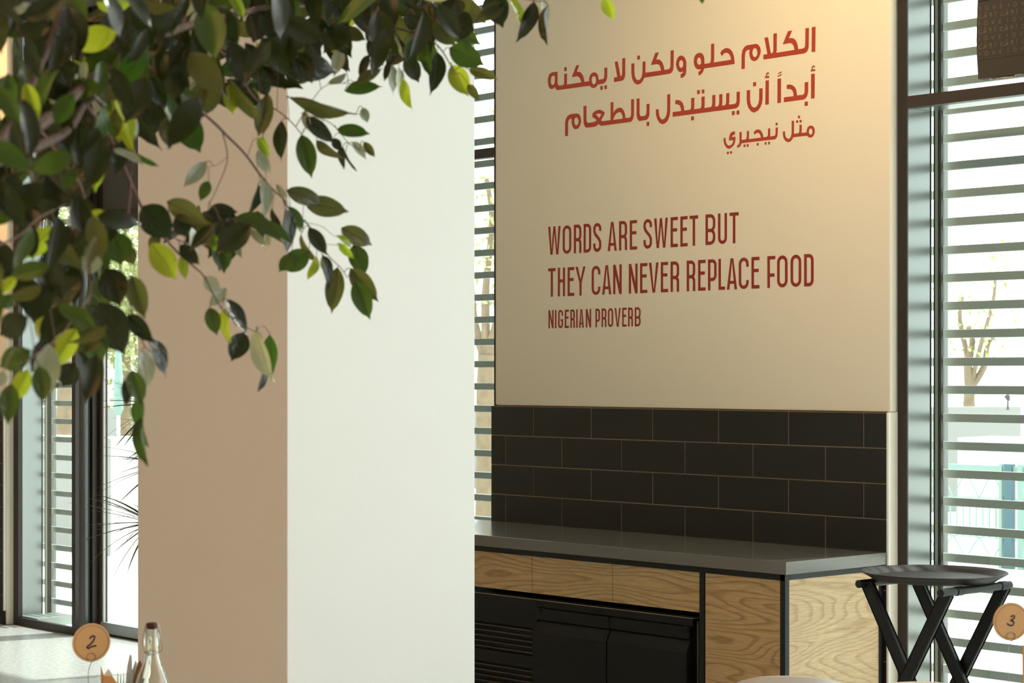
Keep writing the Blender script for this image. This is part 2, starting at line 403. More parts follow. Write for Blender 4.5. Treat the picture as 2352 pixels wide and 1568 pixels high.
# ================================================================== ROOM SHELL
CEIL = 4.1
tag(box('floor', M['floor'], -13.4, 2.4, -4.2, 6.60, -0.08, 0.0), 'pale speckled terrazzo floor of the dining room', kind='structure')
tag(box('ceiling', M['white'], -13.4, 2.4, -4.2, 6.75, CEIL, CEIL+0.1), 'white ceiling above the dining room', kind='structure')
tag(box('wall_left', M['cream'], -13.4, -13.2, -4.2, 6.75, 0, CEIL), 'cream wall closing the far left end', kind='structure')
tag(box('wall_right', M['white'], 2.2, 2.4, -4.2, 6.75, 0, CEIL), 'white wall on the right side behind the viewpoint', kind='structure')
tag(box('wall_front', M['cream'], -13.2, 2.2, -4.2, -4.0, 0, CEIL), 'cream wall behind the viewpoint', kind='structure')
tag(MB().box(-6.147, -5.262, 3.81, 4.60, 0, CEIL, 0.004).build('column', M['plaster']),
    'square white plaster column standing in front of the counter', kind='structure')

# back pier with the painted panel, tiles and lettering
WY = 6.50
wb = empty('wall_back'); tag(wb, 'cream wall pier behind the counter with proverb and black tiles', kind='structure')
b_ = MB(); b_.box(-7.290, -4.950, WY, 6.548, 1.452, CEIL, 0.010); b_.box(-7.290, -4.972, 6.548, 6.78, 0, CEIL)
b_.build('wall_panel', M['cream'], wb, smooth=True)
box('tile_backing', M['grout'], -7.306, -4.958, 6.4928, 6.546, 0.0, 1.4505, wb)
box('corner_return', M['cream'], -4.962, -4.950, WY+0.002, 6.548, 0.0, 1.452, wb)
MB().box(-4.9605, -4.948, 6.488, 6.503, 0.0, 1.452, 0.003).build('edge_trim', M['white'], wb, smooth=True)
tile_me = None
def tiles(parent, x0, x1, yf, ztop, rows, joint, pitch=0.3875, h=0.1402, g=0.0045, th=0.011):
    for r in range(rows):
        zt = ztop-r*h; zb = max(zt-h, 0.0)
        if zt-zb < 0.02: break
        off = joint if r % 2 == 0 else joint-pitch/2
        k0 = math.floor((x0-off)/pitch); xs = [off+(k0+i)*pitch for i in range(0, int((x1-x0)/pitch)+3)]
        for a, b in zip(xs[:-1], xs[1:]):
            a2 = max(a, x0-g/2); b2 = min(b, x1+g/2)
            if b2-a2 < 0.015: continue
            dy = random.uniform(-0.0006, 0.0006)
            MB().box(a2+g/2, b2-g/2, yf+dy, yf+th, zb+g/2, zt-g/2, 0.0012).build('tile', M['tile'], parent)
tiles(wb, -7.306, -4.961, 6.4905, 1.4500, 11, -5.074)

# left pier, seen at the far left edge
wl = empty('wall_back_left'); tag(wl, 'cream wall pier with black tiles at the far left edge', kind='structure')
MB().box(-13.2, -11.81, 6.352, 6.445, 0, CEIL, 0.012).build('wall_panel', M['cream'], wl, smooth=True)
box('tile_backing', M['grout'], -13.2, -11.835, 6.3448, 6.352, 0.09, 1.4505, wl)
MB().box(-11.835, -11.822, 6.340, 6.354, 0.0, 1.452, 0.003).build('edge_trim', M['white'], wl, smooth=True)
tiles(wl, -13.15, -11.835, 6.3425, 1.4500, 10, -12.06)
box('skirting', M['black'], -13.2, -11.82, 6.338, 6.352, 0.0, 0.09, wl)

# ------------------------------------------------------------------ windows
def slats(parent, x0, x1, Y, ztop0, sp, k0, k1, th=0.0345, dep=0.022, gap=None):
    me = None
    for k in range(k0, k1):
        zt = ztop0-sp*k
        if zt > CEIL-0.02 or zt-th < 0.06: continue
        if me is None:
            o = MB().box(x0, x1, Y, Y+dep, -th, 0, 0.003).build('louvre_slat', M['slat'], parent); me = o.data
        else:
            o = bpy.data.objects.new('louvre_slat', me); COL.objects.link(o); o.parent = parent
        o.location = (0, 0, zt)

# window 1 : right of the pier
YL = 6.85
zd = YL/(ray(2163)[1]); SPC = 64.0/F*zd; ZT0 = EYE+36.0/F*zd
w1 = empty('window_1'); tag(w1, 'louvred window with dark bronze frame at the right', kind='structure')
XJ = xat(2086, 6.556)
yj = XJ*ray(2137)[1]/ray(2137)[0]
box('frame', M['bronze'], -4.9495, XJ, 6.5485, 6.556, 0, CEIL, w1)
box('frame', M['bronze'], XJ, -1.6, 6.548, 6.60, 0.0, 0.05, w1)
box('frame', M['bronze'], -3.42, -3.36, 6.548, 6.60, 0.0, CEIL, w1)
box('transom', M['bronze_lit'], XJ, -1.6, 6.548, 6.590, 2.651, 2.697, w1)
box('head_panel', M['jamb'], XJ+0.004, -1.6, 6.592, yj, 2.651, 2.656, w1)
box('pane', M['glass'], XJ, -1.6, 6.5515, 6.5545, 0.05, 2.651, w1)
box('pane', M['glass'], XJ, -1.6, 6.5515, 6.5545, 2.697, CEIL, w1)
box('jamb_panel', M['jamb'], XJ-0.012, XJ, 6.5565, yj, 0, CEIL, w1)
box('jamb_edge', M['black'], XJ-0.012, XJ+0.003, yj, yj+0.004, 0, CEIL, w1)
for a, b, mt in ((2146, 2149.5, 'black'), (2149.5, 2156, 'slat2'), (2156, 2158.5, 'black'), (2160.5, 2163, 'bronze')):
    box('post_strip', M[mt], xat(a, 6.79), xat(b, 6.79), 6.785, 6.80, 0, CEIL, w1)
box('outer_fin', M['fin'], xat(2163, 6.95), xat(2176, 6.95), 6.93, 6.955, 0, CEIL, w1)
slats(w1, xat(2126, YL), -1.6, YL, ZT0, SPC, -24, 16)

# window 2 : between column and pier
w2 = empty('window_2'); tag(w2, 'louvred window strip between the column and the pier', kind='structure')
box('frame', M['bronze'], -7.302, -7.2905, 6.505, 6.60, 0, CEIL, w2)
box('frame', M['bronze'], -9.30, -9.24, 6.548, 6.60, 0, CEIL, w2)
box('frame', M['bronze'], -9.24, -7.302, 6.548, 6.60, 0, 0.05, w2)
box('transom', M['bronze_lit'], -9.24, -7.302, 6.548, 6.590, 2.651, 2.697, w2)
box('pane', M['glass'], -9.24, -7.302, 6.566, 6.570, 0.05, 2.651, w2)
box('pane', M['glass'], -9.24, -7.302, 6.566, 6.570, 2.697, CEIL, w2)
slats(w2, -9.24, -7.0, YL, ZT0, SPC, -24, 16)

# window 3 : far left, a little nearer
w3 = empty('window_3'); tag(w3, 'narrow louvred window with dark frame at the far left', kind='structure')
YF3 = 6.40
xa, xb = xat(31, YF3), xat(173, YF3)
box('frame', M['bronze'], xa, xat(42, YF3), YF3, YF3+0.03, 0, CEIL, w3)
box('frame', M['bronze'], xat(165, YF3), xb, YF3, YF3+0.03, 0, CEIL, w3)
box('frame', M['bronze'], xat(42, YF3), xat(165, YF3), YF3, YF3+0.03, 0, 0.048, w3)
box('frame', M['bronze'], xat(42, YF3), xat(165, YF3), YF3, YF3+0.03, 3.92, 4.0, w3)
box('pane', M['glass'], xat(42, YF3), xat(165, YF3), YF3+0.016, YF3+0.020, 0.048, 3.92, w3)
XJ3 = xat(43, YF3+0.03); yj3 = XJ3*ray(96)[1]/ray(96)[0]
box('jamb_panel', M['jamb'], XJ3-0.012, XJ3, YF3+0.031, yj3, 0, CEIL, w3)
box('jamb_edge', M['black'], XJ3-0.012, XJ3+0.004, yj3, yj3+0.005, 0, CEIL, w3)
for a, b, mt in ((104, 106, 'black'), (106, 110, 'slat2'), (110, 112.5, 'black'), (113.5, 115, 'bronze')):
    box('post_strip', M[mt], xat(a, yj3+0.06), xat(b, yj3+0.06), yj3+0.055, yj3+0.07, 0, CEIL, w3)
YL3 = yj3+0.10; zd3 = YL3/ray(110)[1]
slats(w3, xat(88, YL3), xat(171, YL3), YL3, EYE-62.0/F*zd3, 41.2/F*zd3, -45, 12, th=0.0355)
box('outer_sill', M['slat2'], XJ3, xat(171, YL3), YF3+0.031, YL3+0.03, 0.0, 0.055, w3)
box('outer_fin', M['fin'], xat(116, YL3+0.1), xat(126, YL3+0.1), YL3+0.09, YL3+0.11, 0, CEIL, w3)

# door 1 : clear glazed door leaf between window 3 and the column
d1 = empty('door_1'); tag(d1, 'clear glazed door in a dark frame left of the column', kind='structure')
YP = 6.55
rpx = xat(190, 6.465)
MB().lathe([(0.044, 0.0), (0.044, CEIL)], 32, (rpx, 6.465, 0)).build('round_post', plain('dark_grey_round_post', (0.030, 0.030, 0.027), 0.30, spec=0.7), d1, smooth=True)
box('reveal_panel', M['bronze'], xat(176, 6.51), xat(212, 6.51), 6.512, 6.549, 0, CEIL, d1)
xd0, xd1 = xat(206, YP), xat(231, YP)
box('frame', M['bronze'], xd0, xd1, YP, YP+0.05, 0, CEIL, d1)
box('frame_bead', M['white'], xat(232.5, YP), xat(235.5, YP), YP+0.01, YP+0.03, 0.078, 2.52, d1)
box('frame_bead', M['bronze'], xat(236.5, YP), xat(237.5, YP), YP+0.02, YP+0.03, 0.078, 2.52, d1)
box('frame', M['slat'], xd1, -9.30, YP, YP+0.05, 0.012, 0.078, d1)
box('frame', M['bronze'], xd1, -9.30, YP, YP+0.05, 2.52, 2.60, d1)
box('pane', M['glass'], xd1, -9.30, YP+0.02, YP+0.024, 0.078, 2.52, d1)
box('blind_panel', plain('grey_mesh_blind', (0.085, 0.075, 0.068), 0.8, noise=0.5, nscale=260), xd1, -9.30, YP+0.015, YP+0.03, 2.60, CEIL, d1)
tag(box('trim_1', M['gap'], xd0, -9.30, YP+0.0, YP+0.05, 0.0, 0.012), 'dark threshold under the glazed door', kind='structure')
tag(box('trim_2', M['outwhite'], -13.4, 2.4, 7.0, 7.45, CEIL, CEIL+0.12), 'unseen pale roof overhang above the windows outside', kind='structure')  # unseen overhang, its depth set to limit the sun indoors

# ================================================================== LETTERING ON THE PIER
YD = WY-0.0008
def pln(px, py):
    p = on_y(px, py, YD); return (p.x, p.z)
def crop(pts, ox, oy, s):
    return [pln(ox+x*s, oy+y*s) for x, y in pts]
s1 = 210/2352; s2 = 270/2352; s5 = 240/2352
def to_wall(u, v): return (u, YD, v)
def ell(cx, cy, rx, ry, n=22): return [(cx+rx*math.cos(2*math.pi*i/n), cy+ry*math.sin(2*math.pi*i/n)) for i in range(n)]
C1 = (1680, 50, s1); C2 = (1430, 90, s2); C3 = (1240, 120, s1); C4 = (1680, 140, s1); C5 = (1480, 190, s5); C6 = (1280, 200, s5); C7 = (1650, 250, s5)
A1 = [
 ('P', C1, [(2068,140),(2165,122),(2158,768),(2062,780)]),
 ('P', C1, [(1903,168),(1995,155),(1990,600),(1983,680),(1955,750),(1915,795),(1870,812),(822,972),(822,848),(925,830),(848,410),(942,397),(1015,810),(1040,812),(1065,785),(1078,740),(1080,305),(1170,292),(1166,720),(1155,797),(1622,722),(1718,705),(1845,685),(1875,665),(1892,630),(1898,560)]),
 ('P', C1, [(1455,240),(1562,225),(1478,425),(1548,415),(1610,432),(1655,475),(1690,545),(1708,620),(1718,710),(1718,760),(1625,770),(1622,715),(1605,640),(1580,590),(1545,555),(1500,547),(1320,580)]),
 ('P', C1, [(470,720),(458,800),(468,890),(500,965),(550,1005),(590,1012),(650,990),(710,920),(745,820),(755,740),(740,660),(700,595),(640,567),(400,603),(330,650),(285,730),(262,850),(258,1220),(345,1207),(347,880),(360,790),(390,740),(430,722)]),
 ('H', C1, ell(604,792,63,117)),
 ('P', C2, [(1510,605),(1510,515),(1640,492),(1740,478),(1760,455),(1768,400),(1770,95),(1835,85),(1832,400),(1825,465),(2170,410),(2160,350),(2130,295),(2080,268),(2030,282),(1988,338),(1953,275),(1985,225),(2040,185),(2095,175),(2150,195),(2200,255),(2230,350),(2242,440),(2240,495),(1632,585),(1610,650),(1570,705),(1520,727),(1518,650),(1550,635),(1572,598)]),
 ('P', C2, [(1424,450),(1430,380),(1445,335),(1480,292),(1540,268),(1595,285),(1628,340),(1638,410),(1638,585),(1572,598),(1510,605),(1460,575),(1432,510)]),
 ('H', C2, [(1488,440),(1497,395),(1515,368),(1535,362),(1560,385),(1570,430),(1570,500),(1520,512),(1498,490)]),
 ('P', C2, [(1068,500),(1080,420),(1110,360),(1150,330),(1190,328),(1235,355),(1265,410),(1276,470),(1274,640),(1262,700),(1225,755),(1162,780),(1160,705),(1200,680),(1218,635),(1190,655),(1155,663),(1110,635),(1080,570)]),
 ('H', C2, ell(1172,495,42,78)),
 ('P', C2, [(960,228),(1025,218),(1022,545),(1010,620),(980,670),(935,692),(437,768),(400,845),(350,895),(300,908),(245,885),(205,825),(182,740),(175,650),(175,488),(237,480),(235,650),(245,740),(270,800),(305,820),(350,805),(385,745),(398,650),(400,450),(460,443),(457,670),(768,625),(755,560),(730,510),(690,497),(565,517),(655,272),(727,263),(672,408),(715,402),(760,420),(800,470),(825,545),(835,613),(915,602),(945,580),(957,540)]),
 ('P', C2, [(293,332),(348,325),(348,403),(293,411)]),
 ('P', C3, [(2120,155),(2197,143),(2195,590),(2180,660),(2145,715),(2090,738),(1905,767),(1907,650),(1992,638),(1925,245),(2005,233),(2072,600),(2085,625),(2112,580),(2120,500)]),
 ('P', C3, [(1658,400),(1735,388),(1733,620),(1715,710),(1680,775),(1635,805),(1490,828),(1450,895),(1380,923),(1325,905),(1285,858),(450,975),(415,945),(385,885),(350,935),(295,948),(245,915),(215,850),(203,760),(212,650),(240,570),(300,520),(455,495),(457,790),(470,835),(495,860),(590,845),(618,815),(625,760),(625,555),(698,545),(697,780),(690,830),(1065,775),(1045,700),(1010,640),(960,617),(820,640),(935,340),(1015,327),(950,505),(1000,498),(1060,525),(1110,600),(1135,690),(1143,762),(1263,745),(1270,660),(1295,580),(1340,530),(1405,512),(1460,535),(1500,600),(1513,705),(1620,690),(1650,660),(1658,600)]),
 ('H', C3, ell(1390,718,57,108)),
 ('H', C3, [(278,740),(285,670),(310,612),(380,597),(385,700),(378,790),(345,840),(318,845),(288,810)]),
 ('P', C3, [(625,390),(692,380),(692,478),(625,488)]), ('P', C3, [(1553,872),(1617,862),(1617,960),(1555,970)]), ('P', C3, [(1660,855),(1727,845),(1727,940),(1660,952)]),
]
A2 = [
 ('P', C4, [(2050,335),(2145,322),(2140,958),(2048,972)]),
 ('P', C4, [(2038,232),(2065,225),(2062,180),(2075,135),(2110,112),(2140,120),(2155,150),(2135,168),(2115,152),(2095,170),(2095,215),(2160,213),(2158,258),(2038,272)]),
 ('P', C4, [(1885,548),(1978,537),(1975,790),(1955,880),(1915,955),(1860,990),(1348,1060),(1352,935),(1600,905),(1595,830),(1575,770),(1535,730),(1490,718),(1425,722),(1425,612),(1500,605),(1570,620),(1630,670),(1670,750),(1690,885),(1840,868),(1870,840),(1883,780)]),
 ('P', C4, [(1885,1047),(1967,1040),(1965,1147),(1883,1160)]),
 ('P', C4, [(1185,458),(1278,448),(1275,1072),(1182,1085)]),
 ('P', C4, [(1180,345),(1220,305),(1310,260),(1290,300),(1240,328)]), ('P', C4, [(1172,415),(1205,375),(1305,330),(1280,372),(1225,395)]),
 ('P', C4, [(878,503),(965,492),(962,1112),(872,1127)]),
 ('P', C4, [(862,402),(885,395),(890,345),(905,305),(940,288),(970,305),(970,335),(955,340),(935,328),(918,350),(918,392),(975,385),(972,432),(862,442)]),
 ('P', C4, [(395,755),(482,745),(480,980),(490,1080),(525,1170),(585,1202),(640,1180),(690,1100),(712,1000),(715,708),(802,697),(802,980),(785,1090),(740,1200),(680,1280),(575,1328),(500,1290),(440,1210),(400,1090),(393,960)]),
 ('P', C4, [(558,548),(637,538),(637,642),(558,655)]),
 ('P', C5, [(2075,205),(2152,195),(2148,430),(2135,500),(2100,555),(2045,580),(637,765),(637,660),(828,635),(820,570),(795,510),(750,482),(693,482),(695,393),(755,387),(810,400),(860,450),(890,530),(900,625),(1030,605),(1048,580),(1053,530),(1053,345),(1127,335),(1125,550),(1115,597),(1250,578),(1278,555),(1285,500),(1285,318),(1360,305),(1358,510),(1350,568),(1490,548),(1518,525),(1528,470),(1528,282),(1600,272),(1598,480),(1590,537),(1650,528),(1675,505),(1685,440),(1685,262),(1757,252),(1755,450),(1747,515),(1805,507),(1832,482),(1842,420),(1842,238),(1913,228),(1912,430),(1905,492),(2035,475),(2065,450),(2075,400)]),
 ('P', C5, [(1187,170),(1250,160),(1250,250),(1188,260)]), ('P', C5, [(1292,155),(1352,147),(1352,235),(1292,245)]), ('P', C5, [(1053,760),(1117,750),(1115,842),(1053,850)]),
 ('P', C5, [(1970,642),(2035,632),(2035,722),(1970,733)]), ('P', C5, [(2075,628),(2142,618),(2142,708),(2077,720)]),
 ('P', C5, [(515,262),(585,255),(582,650),(570,740),(530,850),(470,912),(405,932),(345,905),(295,830),(262,730),(257,600),(325,592),(325,660),(340,750),(375,815),(412,828),(460,800),(500,720),(513,620)]),
 ('P', C6, [(2010,382),(2078,375),(2075,620),(2055,690),(2010,738),(1845,763),(1805,720),(1785,640),(1785,260),(1852,252),(1852,600),(1870,645),(1895,655),(1965,647),(1995,625),(2008,560)]), ('P', C6, [(2010,787),(2070,778),(2068,868),(2010,878)]),
 ('P', C6, [(1662,275),(1728,268),(1725,640),(1705,720),(1660,782),(985,870),(950,845),(930,828),(880,875),(820,895),(655,913),(615,880),(592,800),(588,430),(655,415),(655,740),(665,785),(690,805),(820,788),(885,755),(850,705),(790,675),(793,590),(860,530),(940,507),(1010,525),(1073,578),(1045,640),(985,752),(1010,768),(1200,743),(1200,342),(1265,332),(1262,585),(1300,520),(1355,475),(1415,460),(1465,480),(1505,540),(1530,630),(1533,697),(1630,685),(1655,655),(1662,600)]),
 ('H', C6, [(1258,738),(1285,660),(1330,590),(1395,557),(1440,580),(1465,640),(1470,710)]), ('H', C6, [(868,620),(905,598),(945,593),(992,607),(965,665),(940,695),(910,655)]),
 ('P', C6, [(325,710),(322,790),(335,860),(370,930),(420,948),(475,925),(515,860),(537,780),(530,690),(505,625),(460,593),(435,592),(290,610),(235,645),(195,710),(175,800),(175,1105),(240,1097),(242,810),(255,750),(280,715)]),
 ('H', C6, ell(430,770,48,90)),
]
A3 = [
 ('P', C7, [(1650,270),(1703,262),(1703,560),(1805,545),(1820,520),(1825,470),(1825,362),(1880,353),(1878,490),(1872,540),(1985,527),(1990,470),(2010,415),(2045,380),(2090,373),(2140,395),(2170,455),(2168,530),(2145,600),(2105,640),(2065,647),(2025,630),(2000,602),(1690,637),(1660,690),(1620,735),(1568,748),(1520,730),(1480,680),(1455,610),(1450,510),(1502,502),(1502,570),(1520,635),(1570,677),(1615,655),(1640,600),(1650,530)]),
 ('H', C7, ell(2078,510,40,70)),
 ('P', C7, [(1288,422),(1340,415),(1338,560),(1325,625),(1285,680),(1265,685),(525,770),(500,830),(460,865),(422,876),(422,820),(455,805),(475,760),(475,520),(525,513),(525,697),(615,687),(635,655),(640,600),(640,500),(690,493),(688,640),(688,680),(960,645),(945,590),(915,545),(880,535),(840,555),(815,582),(792,535),(820,495),(860,467),(905,460),(960,490),(1000,560),(1015,638),(1090,628),(1112,600),(1117,560),(1117,442),(1168,437),(1168,580),(1162,620),(1265,607),(1282,580),(1288,530)]),
 ('P', C7, [(118,655),(165,648),(163,690),(175,760),(205,810),(245,827),(290,810),(325,760),(335,702),(238,710),(245,620),(270,550),(310,515),(372,503),(375,578),(330,590),(302,632),(388,625),(385,710),(365,790),(320,850),(265,890),(235,898),(185,875),(140,810),(118,730)]),
]
for x0, y0, x1, y1 in [(1792,150,1838,211),(1750,253,1797,314),(1828,246,1875,305),(1288,309,1336,371),(1043,744,1085,805),(1118,737,1162,797),(865,766,908,823),(567,800,610,857),(638,793,683,851),(191,962,237,1017),(265,952,308,1007)]:
    A3.append(('P', C7, [(x0, y0+4), (x1, y0-2), (x1, y1-3), (x0, y1+4)]))
for ops, mt in ((A1, 'red'), (A2, 'red'), (A3, 'red')):
    print_mesh('arabic_lettering', [(k, crop(p, *c)) for k, c, p in ops], M[mt], to_wall, wb)

def arc(cx, cy, rx, ry, a0, a1, n=9):
    return [(cx+rx*math.cos(math.radians(a0+(a1-a0)*i/n)), cy+ry*math.sin(math.radians(a0+(a1-a0)*i/n))) for i in range(n+1)]
def glyph(ch, x0, x1, y0, h, t):
    """condensed capitals as strokes; returns list of ops"""
    W = x1-x0; e = t/2; L, R, B, T_ = x0+e, x1-e, y0+e, y0+h-e; cx = (x0+x1)/2; r = (R-L)/2
    S = lambda p: ('S', p, t)
    if ch == 'O': return [S(arc(cx, T_-r, r, r, 0, 180)+arc(cx, B+r, r, r, 180, 360)+[(R, T_-r)])]
    if ch == 'D': return [S([(L, y0), (L, y0+h)]), S([(L, T_), (cx, T_)]+arc(cx, T_-r, r, r, 90, 0)+arc(cx, B+r, r, r, 0, -90)+[(L, B)])]
    if ch == 'C': return [S([(R, y0+h*0.70)]+arc(cx, T_-r, r, r, 0, 180)+arc(cx, B+r, r, r, 180, 360)+[(R, y0+h*0.28)])]
    if ch == 'G': return [S([(R, y0+h*0.68)]+arc(cx, T_-r, r, r, 0, 180)+arc(cx, B+r, r, r, 180, 360)+[(R, y0+h*0.46)]), S([(cx, y0+h*0.43), (R+e, y0+h*0.43)])]
    if ch == 'U': return [S([(L, y0+h)]+arc(cx, B+r, r, r, 180, 360)+[(R, y0+h)])]
    if ch == 'S':
        m = y0+h*0.52
        return [S([(R, y0+h*0.72)]+arc(cx, T_-r, r, r, 0, 180)+[(L, m+r*1.35), (L+r*0.35, m+r*0.62), (cx, m), (R-r*0.35, m-r*0.62), (R, m-r*1.35)]+arc(cx, B+r, r, r, 0, -180)+[(L, y0+h*0.30)])]
    if ch in 'EF':
        k = 0.57 if ch == 'E' else 0.40
        o = [S([(L, y0), (L, y0+h)]), S([(x0, T_), (x1, T_)]), S([(x0, y0+h*k), (x1-W*0.10, y0+h*k)])]
        return o+([S([(x0, B), (x1, B)])] if ch == 'E' else [])
    if ch == 'T': return [S([(x0, T_), (x1, T_)]), S([(cx, y0), (cx, y0+h)])]
    if ch == 'L': return [S([(L, y0), (L, y0+h)]), S([(x0, B), (x1, B)])]
    if ch == 'I': return [S([(cx, y0), (cx, y0+h)])]
    if ch == 'H': return [S([(L, y0), (L, y0+h)]), S([(R, y0), (R, y0+h)]), S([(L, y0+h*0.54), (R, y0+h*0.54)])]
    q = t*1.06
    if ch == 'N': return [S([(L, y0), (L, y0+h)]), S([(R, y0), (R, y0+h)]), ('P', [(x0, y0+h), (x0+q, y0+h), (x1, y0), (x1-q, y0)])]
    if ch == 'A': return [('P', [(x0, y0), (x0+q, y0), (cx, y0+h*0.90), (x1-q, y0), (x1, y0), (cx+t*0.55, y0+h), (cx-t*0.55, y0+h)]), ('P', [(x0+W*0.24, y0+h*0.18), (x1-W*0.24, y0+h*0.18), (x1-W*0.28, y0+h*0.275), (x0+W*0.28, y0+h*0.275)])]
    if ch == 'V': return [('P', [(x0, y0+h), (x0+q, y0+h), (cx, y0+h*0.10), (x1-q, y0+h), (x1, y0+h), (cx+t*0.55, y0), (cx-t*0.55, y0)])]
    if ch == 'W':
        a, b = x0+W*0.27, x0+W*0.73
        return [('P', [(x0, y0+h), (x0+q, y0+h), (a, y0+h*0.17), (cx-t*0.45, y0+h), (cx+t*0.45, y0+h), (b, y0+h*0.17), (x1-q, y0+h), (x1, y0+h), (b+t*0.5, y0), (b-t*0.5, y0), (cx, y0+h*0.78), (a+t*0.5, y0), (a-t*0.5, y0)])]
    if ch == 'Y': return [S([(cx, y0), (cx, y0+h*0.48)]), ('P', [(x0, y0+h), (x0+q, y0+h), (cx, y0+h*0.56), (x1-q, y0+h), (x1, y0+h), (cx+e, y0+h*0.44), (cx-e, y0+h*0.44)])]
    if ch == 'P': m = y0+h*0.35; return [S([(L, y0), (L, y0+h)]), S([(L, T_), (cx, T_)]+arc(cx, T_-r, r, r, 90, 0)+arc(cx, m+r, r, r, 0, -90)+[(L, m)])]
    if ch in 'RB':
        m = y0+h*0.47
        o = [S([(L, y0), (L, y0+h)]), S([(L, T_), (cx, T_)]+arc(cx, T_-r, r, r, 90, 0)+arc(cx, m+r, r, r, 0, -90)+[(L, m)])]
        if ch == 'R': return o+[S([(cx, m)]+arc(cx, m-r, r, r, 90, 0)+[(R, y0)])]
        return o+[S([(L, m), (cx, m)]+arc(cx, m-r, r, r, 90, 0)+arc(cx, B+r, r, r, 0, -90)+[(L, B)])]
    return []
sE = 660/2352
def eng(text, ranges, top, bot, t):
    zt = on_y(*top, YD).z; zb = on_y(*bot, YD).z
    ops = []
    for ch, (a, b) in zip(text.replace(' ', ''), ranges):
        xa_, xb_ = xat(1240+a*sE, YD), xat(1240+b*sE, YD)
        ops += glyph(ch, xa_, xb_, zb, zt-zb, t)
    print_mesh('english_lettering', ops, M['maroon'], to_wall, wb)
eng('WORDS ARE SWEET BUT', [(68,170),(187,257),(278,340),(358,420),(437,503),(555,630),(648,714),(736,796),(848,918),(935,1048),(1070,1130),(1150,1210),(1226,1296),(1356,1436),(1458,1532),(1552,1628)], (1697, 486.7), (1267, 584.9), 0.0142)
eng('THEY CAN NEVER REPLACE FOOD', [(68,128),(147,206),(227,282),(292,374),(424,495),(510,585),(600,670),(728,800),(820,880),(893,972),(990,1050),(1070,1140),(1202,1272),(1295,1357),(1376,1447),(1462,1516),(1530,1615),(1628,1710),(1732,1798),(1862,1928),(1942,2028),(2052,2140),(2163,2241)], (1857, 583), (1267.5, 681.3), 0.0142)
eng('NIGERIAN PROVERB', [(70,113),(123,136),(150,190),(204,238),(250,286),(297,310),(320,360),(376,420),(455,492),(505,545),(557,600),(612,662),(674,710),(722,762),(777,825)], (1464, 705.5), (1261, 754), 0.0098)

# ================================================================== COUNTER
cab = empty('counter_cabinet', (-6.7, 6.2, 0))
tag(cab, 'oak fronted serving cabinet in a black frame under the grey worktop', 'cabinet')
def P(o): o.matrix_parent_inverse = cab.matrix_world.inverted(); return o
bpy.context.view_layer.update()
def cb(name, mat, *a, bev=0.0, par=None):
    par = par or cab
    o = MB().box(*a, bev).build(name, mat, par); o.matrix_parent_inverse = Matrix.Translation(-Vector((-6.7, 6.2, 0))); return o
YC = 5.893; XE = -4.975
cb('top_rail', M['black'], -8.5, XE-0.001, YC, YC+0.03, 0.828, 0.852)
cb('post', M['black'], -5.409, -5.383, YC, YC+0.03, 0, 0.828)
cb('post', M['black'], -5.000, XE, YC, YC+0.026, 0, 0.852, bev=0.002)
cb('end_rail', M['black'], -5.0, XE, YC+0.026, 6.475, 0.829, 0.852)
cb('end_post', M['black'], -5.0, XE, 6.462, 6.488, 0, 0.829)
cb('carcass', M['gap'], -8.5, -5.002, 5.93, 6.48, 0.668, 0.85)
cb('carcass', M['gap'], -5.39, -5.002, 5.93, 6.48, 0.0, 0.668)
drw = [-5.411, -5.892, -6.376, -6.860, -7.344, -7.828, -8.312]
for a, b in zip(drw[1:], drw[:-1]):
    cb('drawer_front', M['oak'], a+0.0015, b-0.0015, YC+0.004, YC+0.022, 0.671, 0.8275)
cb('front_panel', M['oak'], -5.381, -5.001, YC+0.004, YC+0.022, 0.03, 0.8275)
cb('end_panel', M['oak_end_lit'], -4.999, XE-0.002, YC+0.0265, 6.4615, 0.03, 0.8285)
wt = MB().box(-8.6, -4.957, 5.877, 6.489, 0.852, 0.900, 0.0015).build('worktop', M['stone'])
tag(wt, 'dark grey polished stone worktop lying on the oak cabinet', 'worktop')

# back bar cooler
cl = empty('undercounter_cooler', (-6.6, 6.2, 0)); tag(cl, 'black two door drinks cooler under the oak drawers', 'cooler')
OFF = Matrix.Translation(-Vector((-6.6, 6.2, 0)))
def kb(mb, name, mat, par=None):
    o = mb.build(name, mat, par or cl)
    if par is None: o.matrix_parent_inverse = OFF
    return o
YK = 5.915
x0d, x1d, x2d = xat(1237.5, YK), xat(1405, YK), xat(1590, YK)
kb(MB().box(-7.9, x2d+0.006, YK+0.012, 6.45, 0.05, 0.640), 'body', M['cooler'])
kb(MB().box(-7.9, x2d+0.010, YK-0.004, YK+0.05, 0.6405, 0.6435), 'top_edge', M['edge'])
kb(MB().box(x0d-0.005, x2d+0.006, YK-0.003, YK+0.012, 0.612, 0.640), 'top_rail', M['cooler'])
for a, b in ((x0d, x1d), (x1d, x2d)):
    d = kb(MB().prism_x([(YK+0.011, 0.554), (YK-0.006, 0.554), (YK-0.030, 0.508), (YK-0.030, 0.10), (YK+0.011, 0.10)], a+0.003, b-0.003), 'door', M['cooler'])
    kb(MB().box(a+0.003, b-0.003, YK-0.014, YK+0.011, 0.560, 0.608, 0.002), 'handle_rail', M['cooler'], d)
    xx = a+0.018 if a == x0d else b-0.018
    kb(MB().box(xx-0.007, xx+0.007, YK-0.018, YK-0.010, 0.585, 0.612, 0.002), 'hinge_cover', M['cooler'], d)
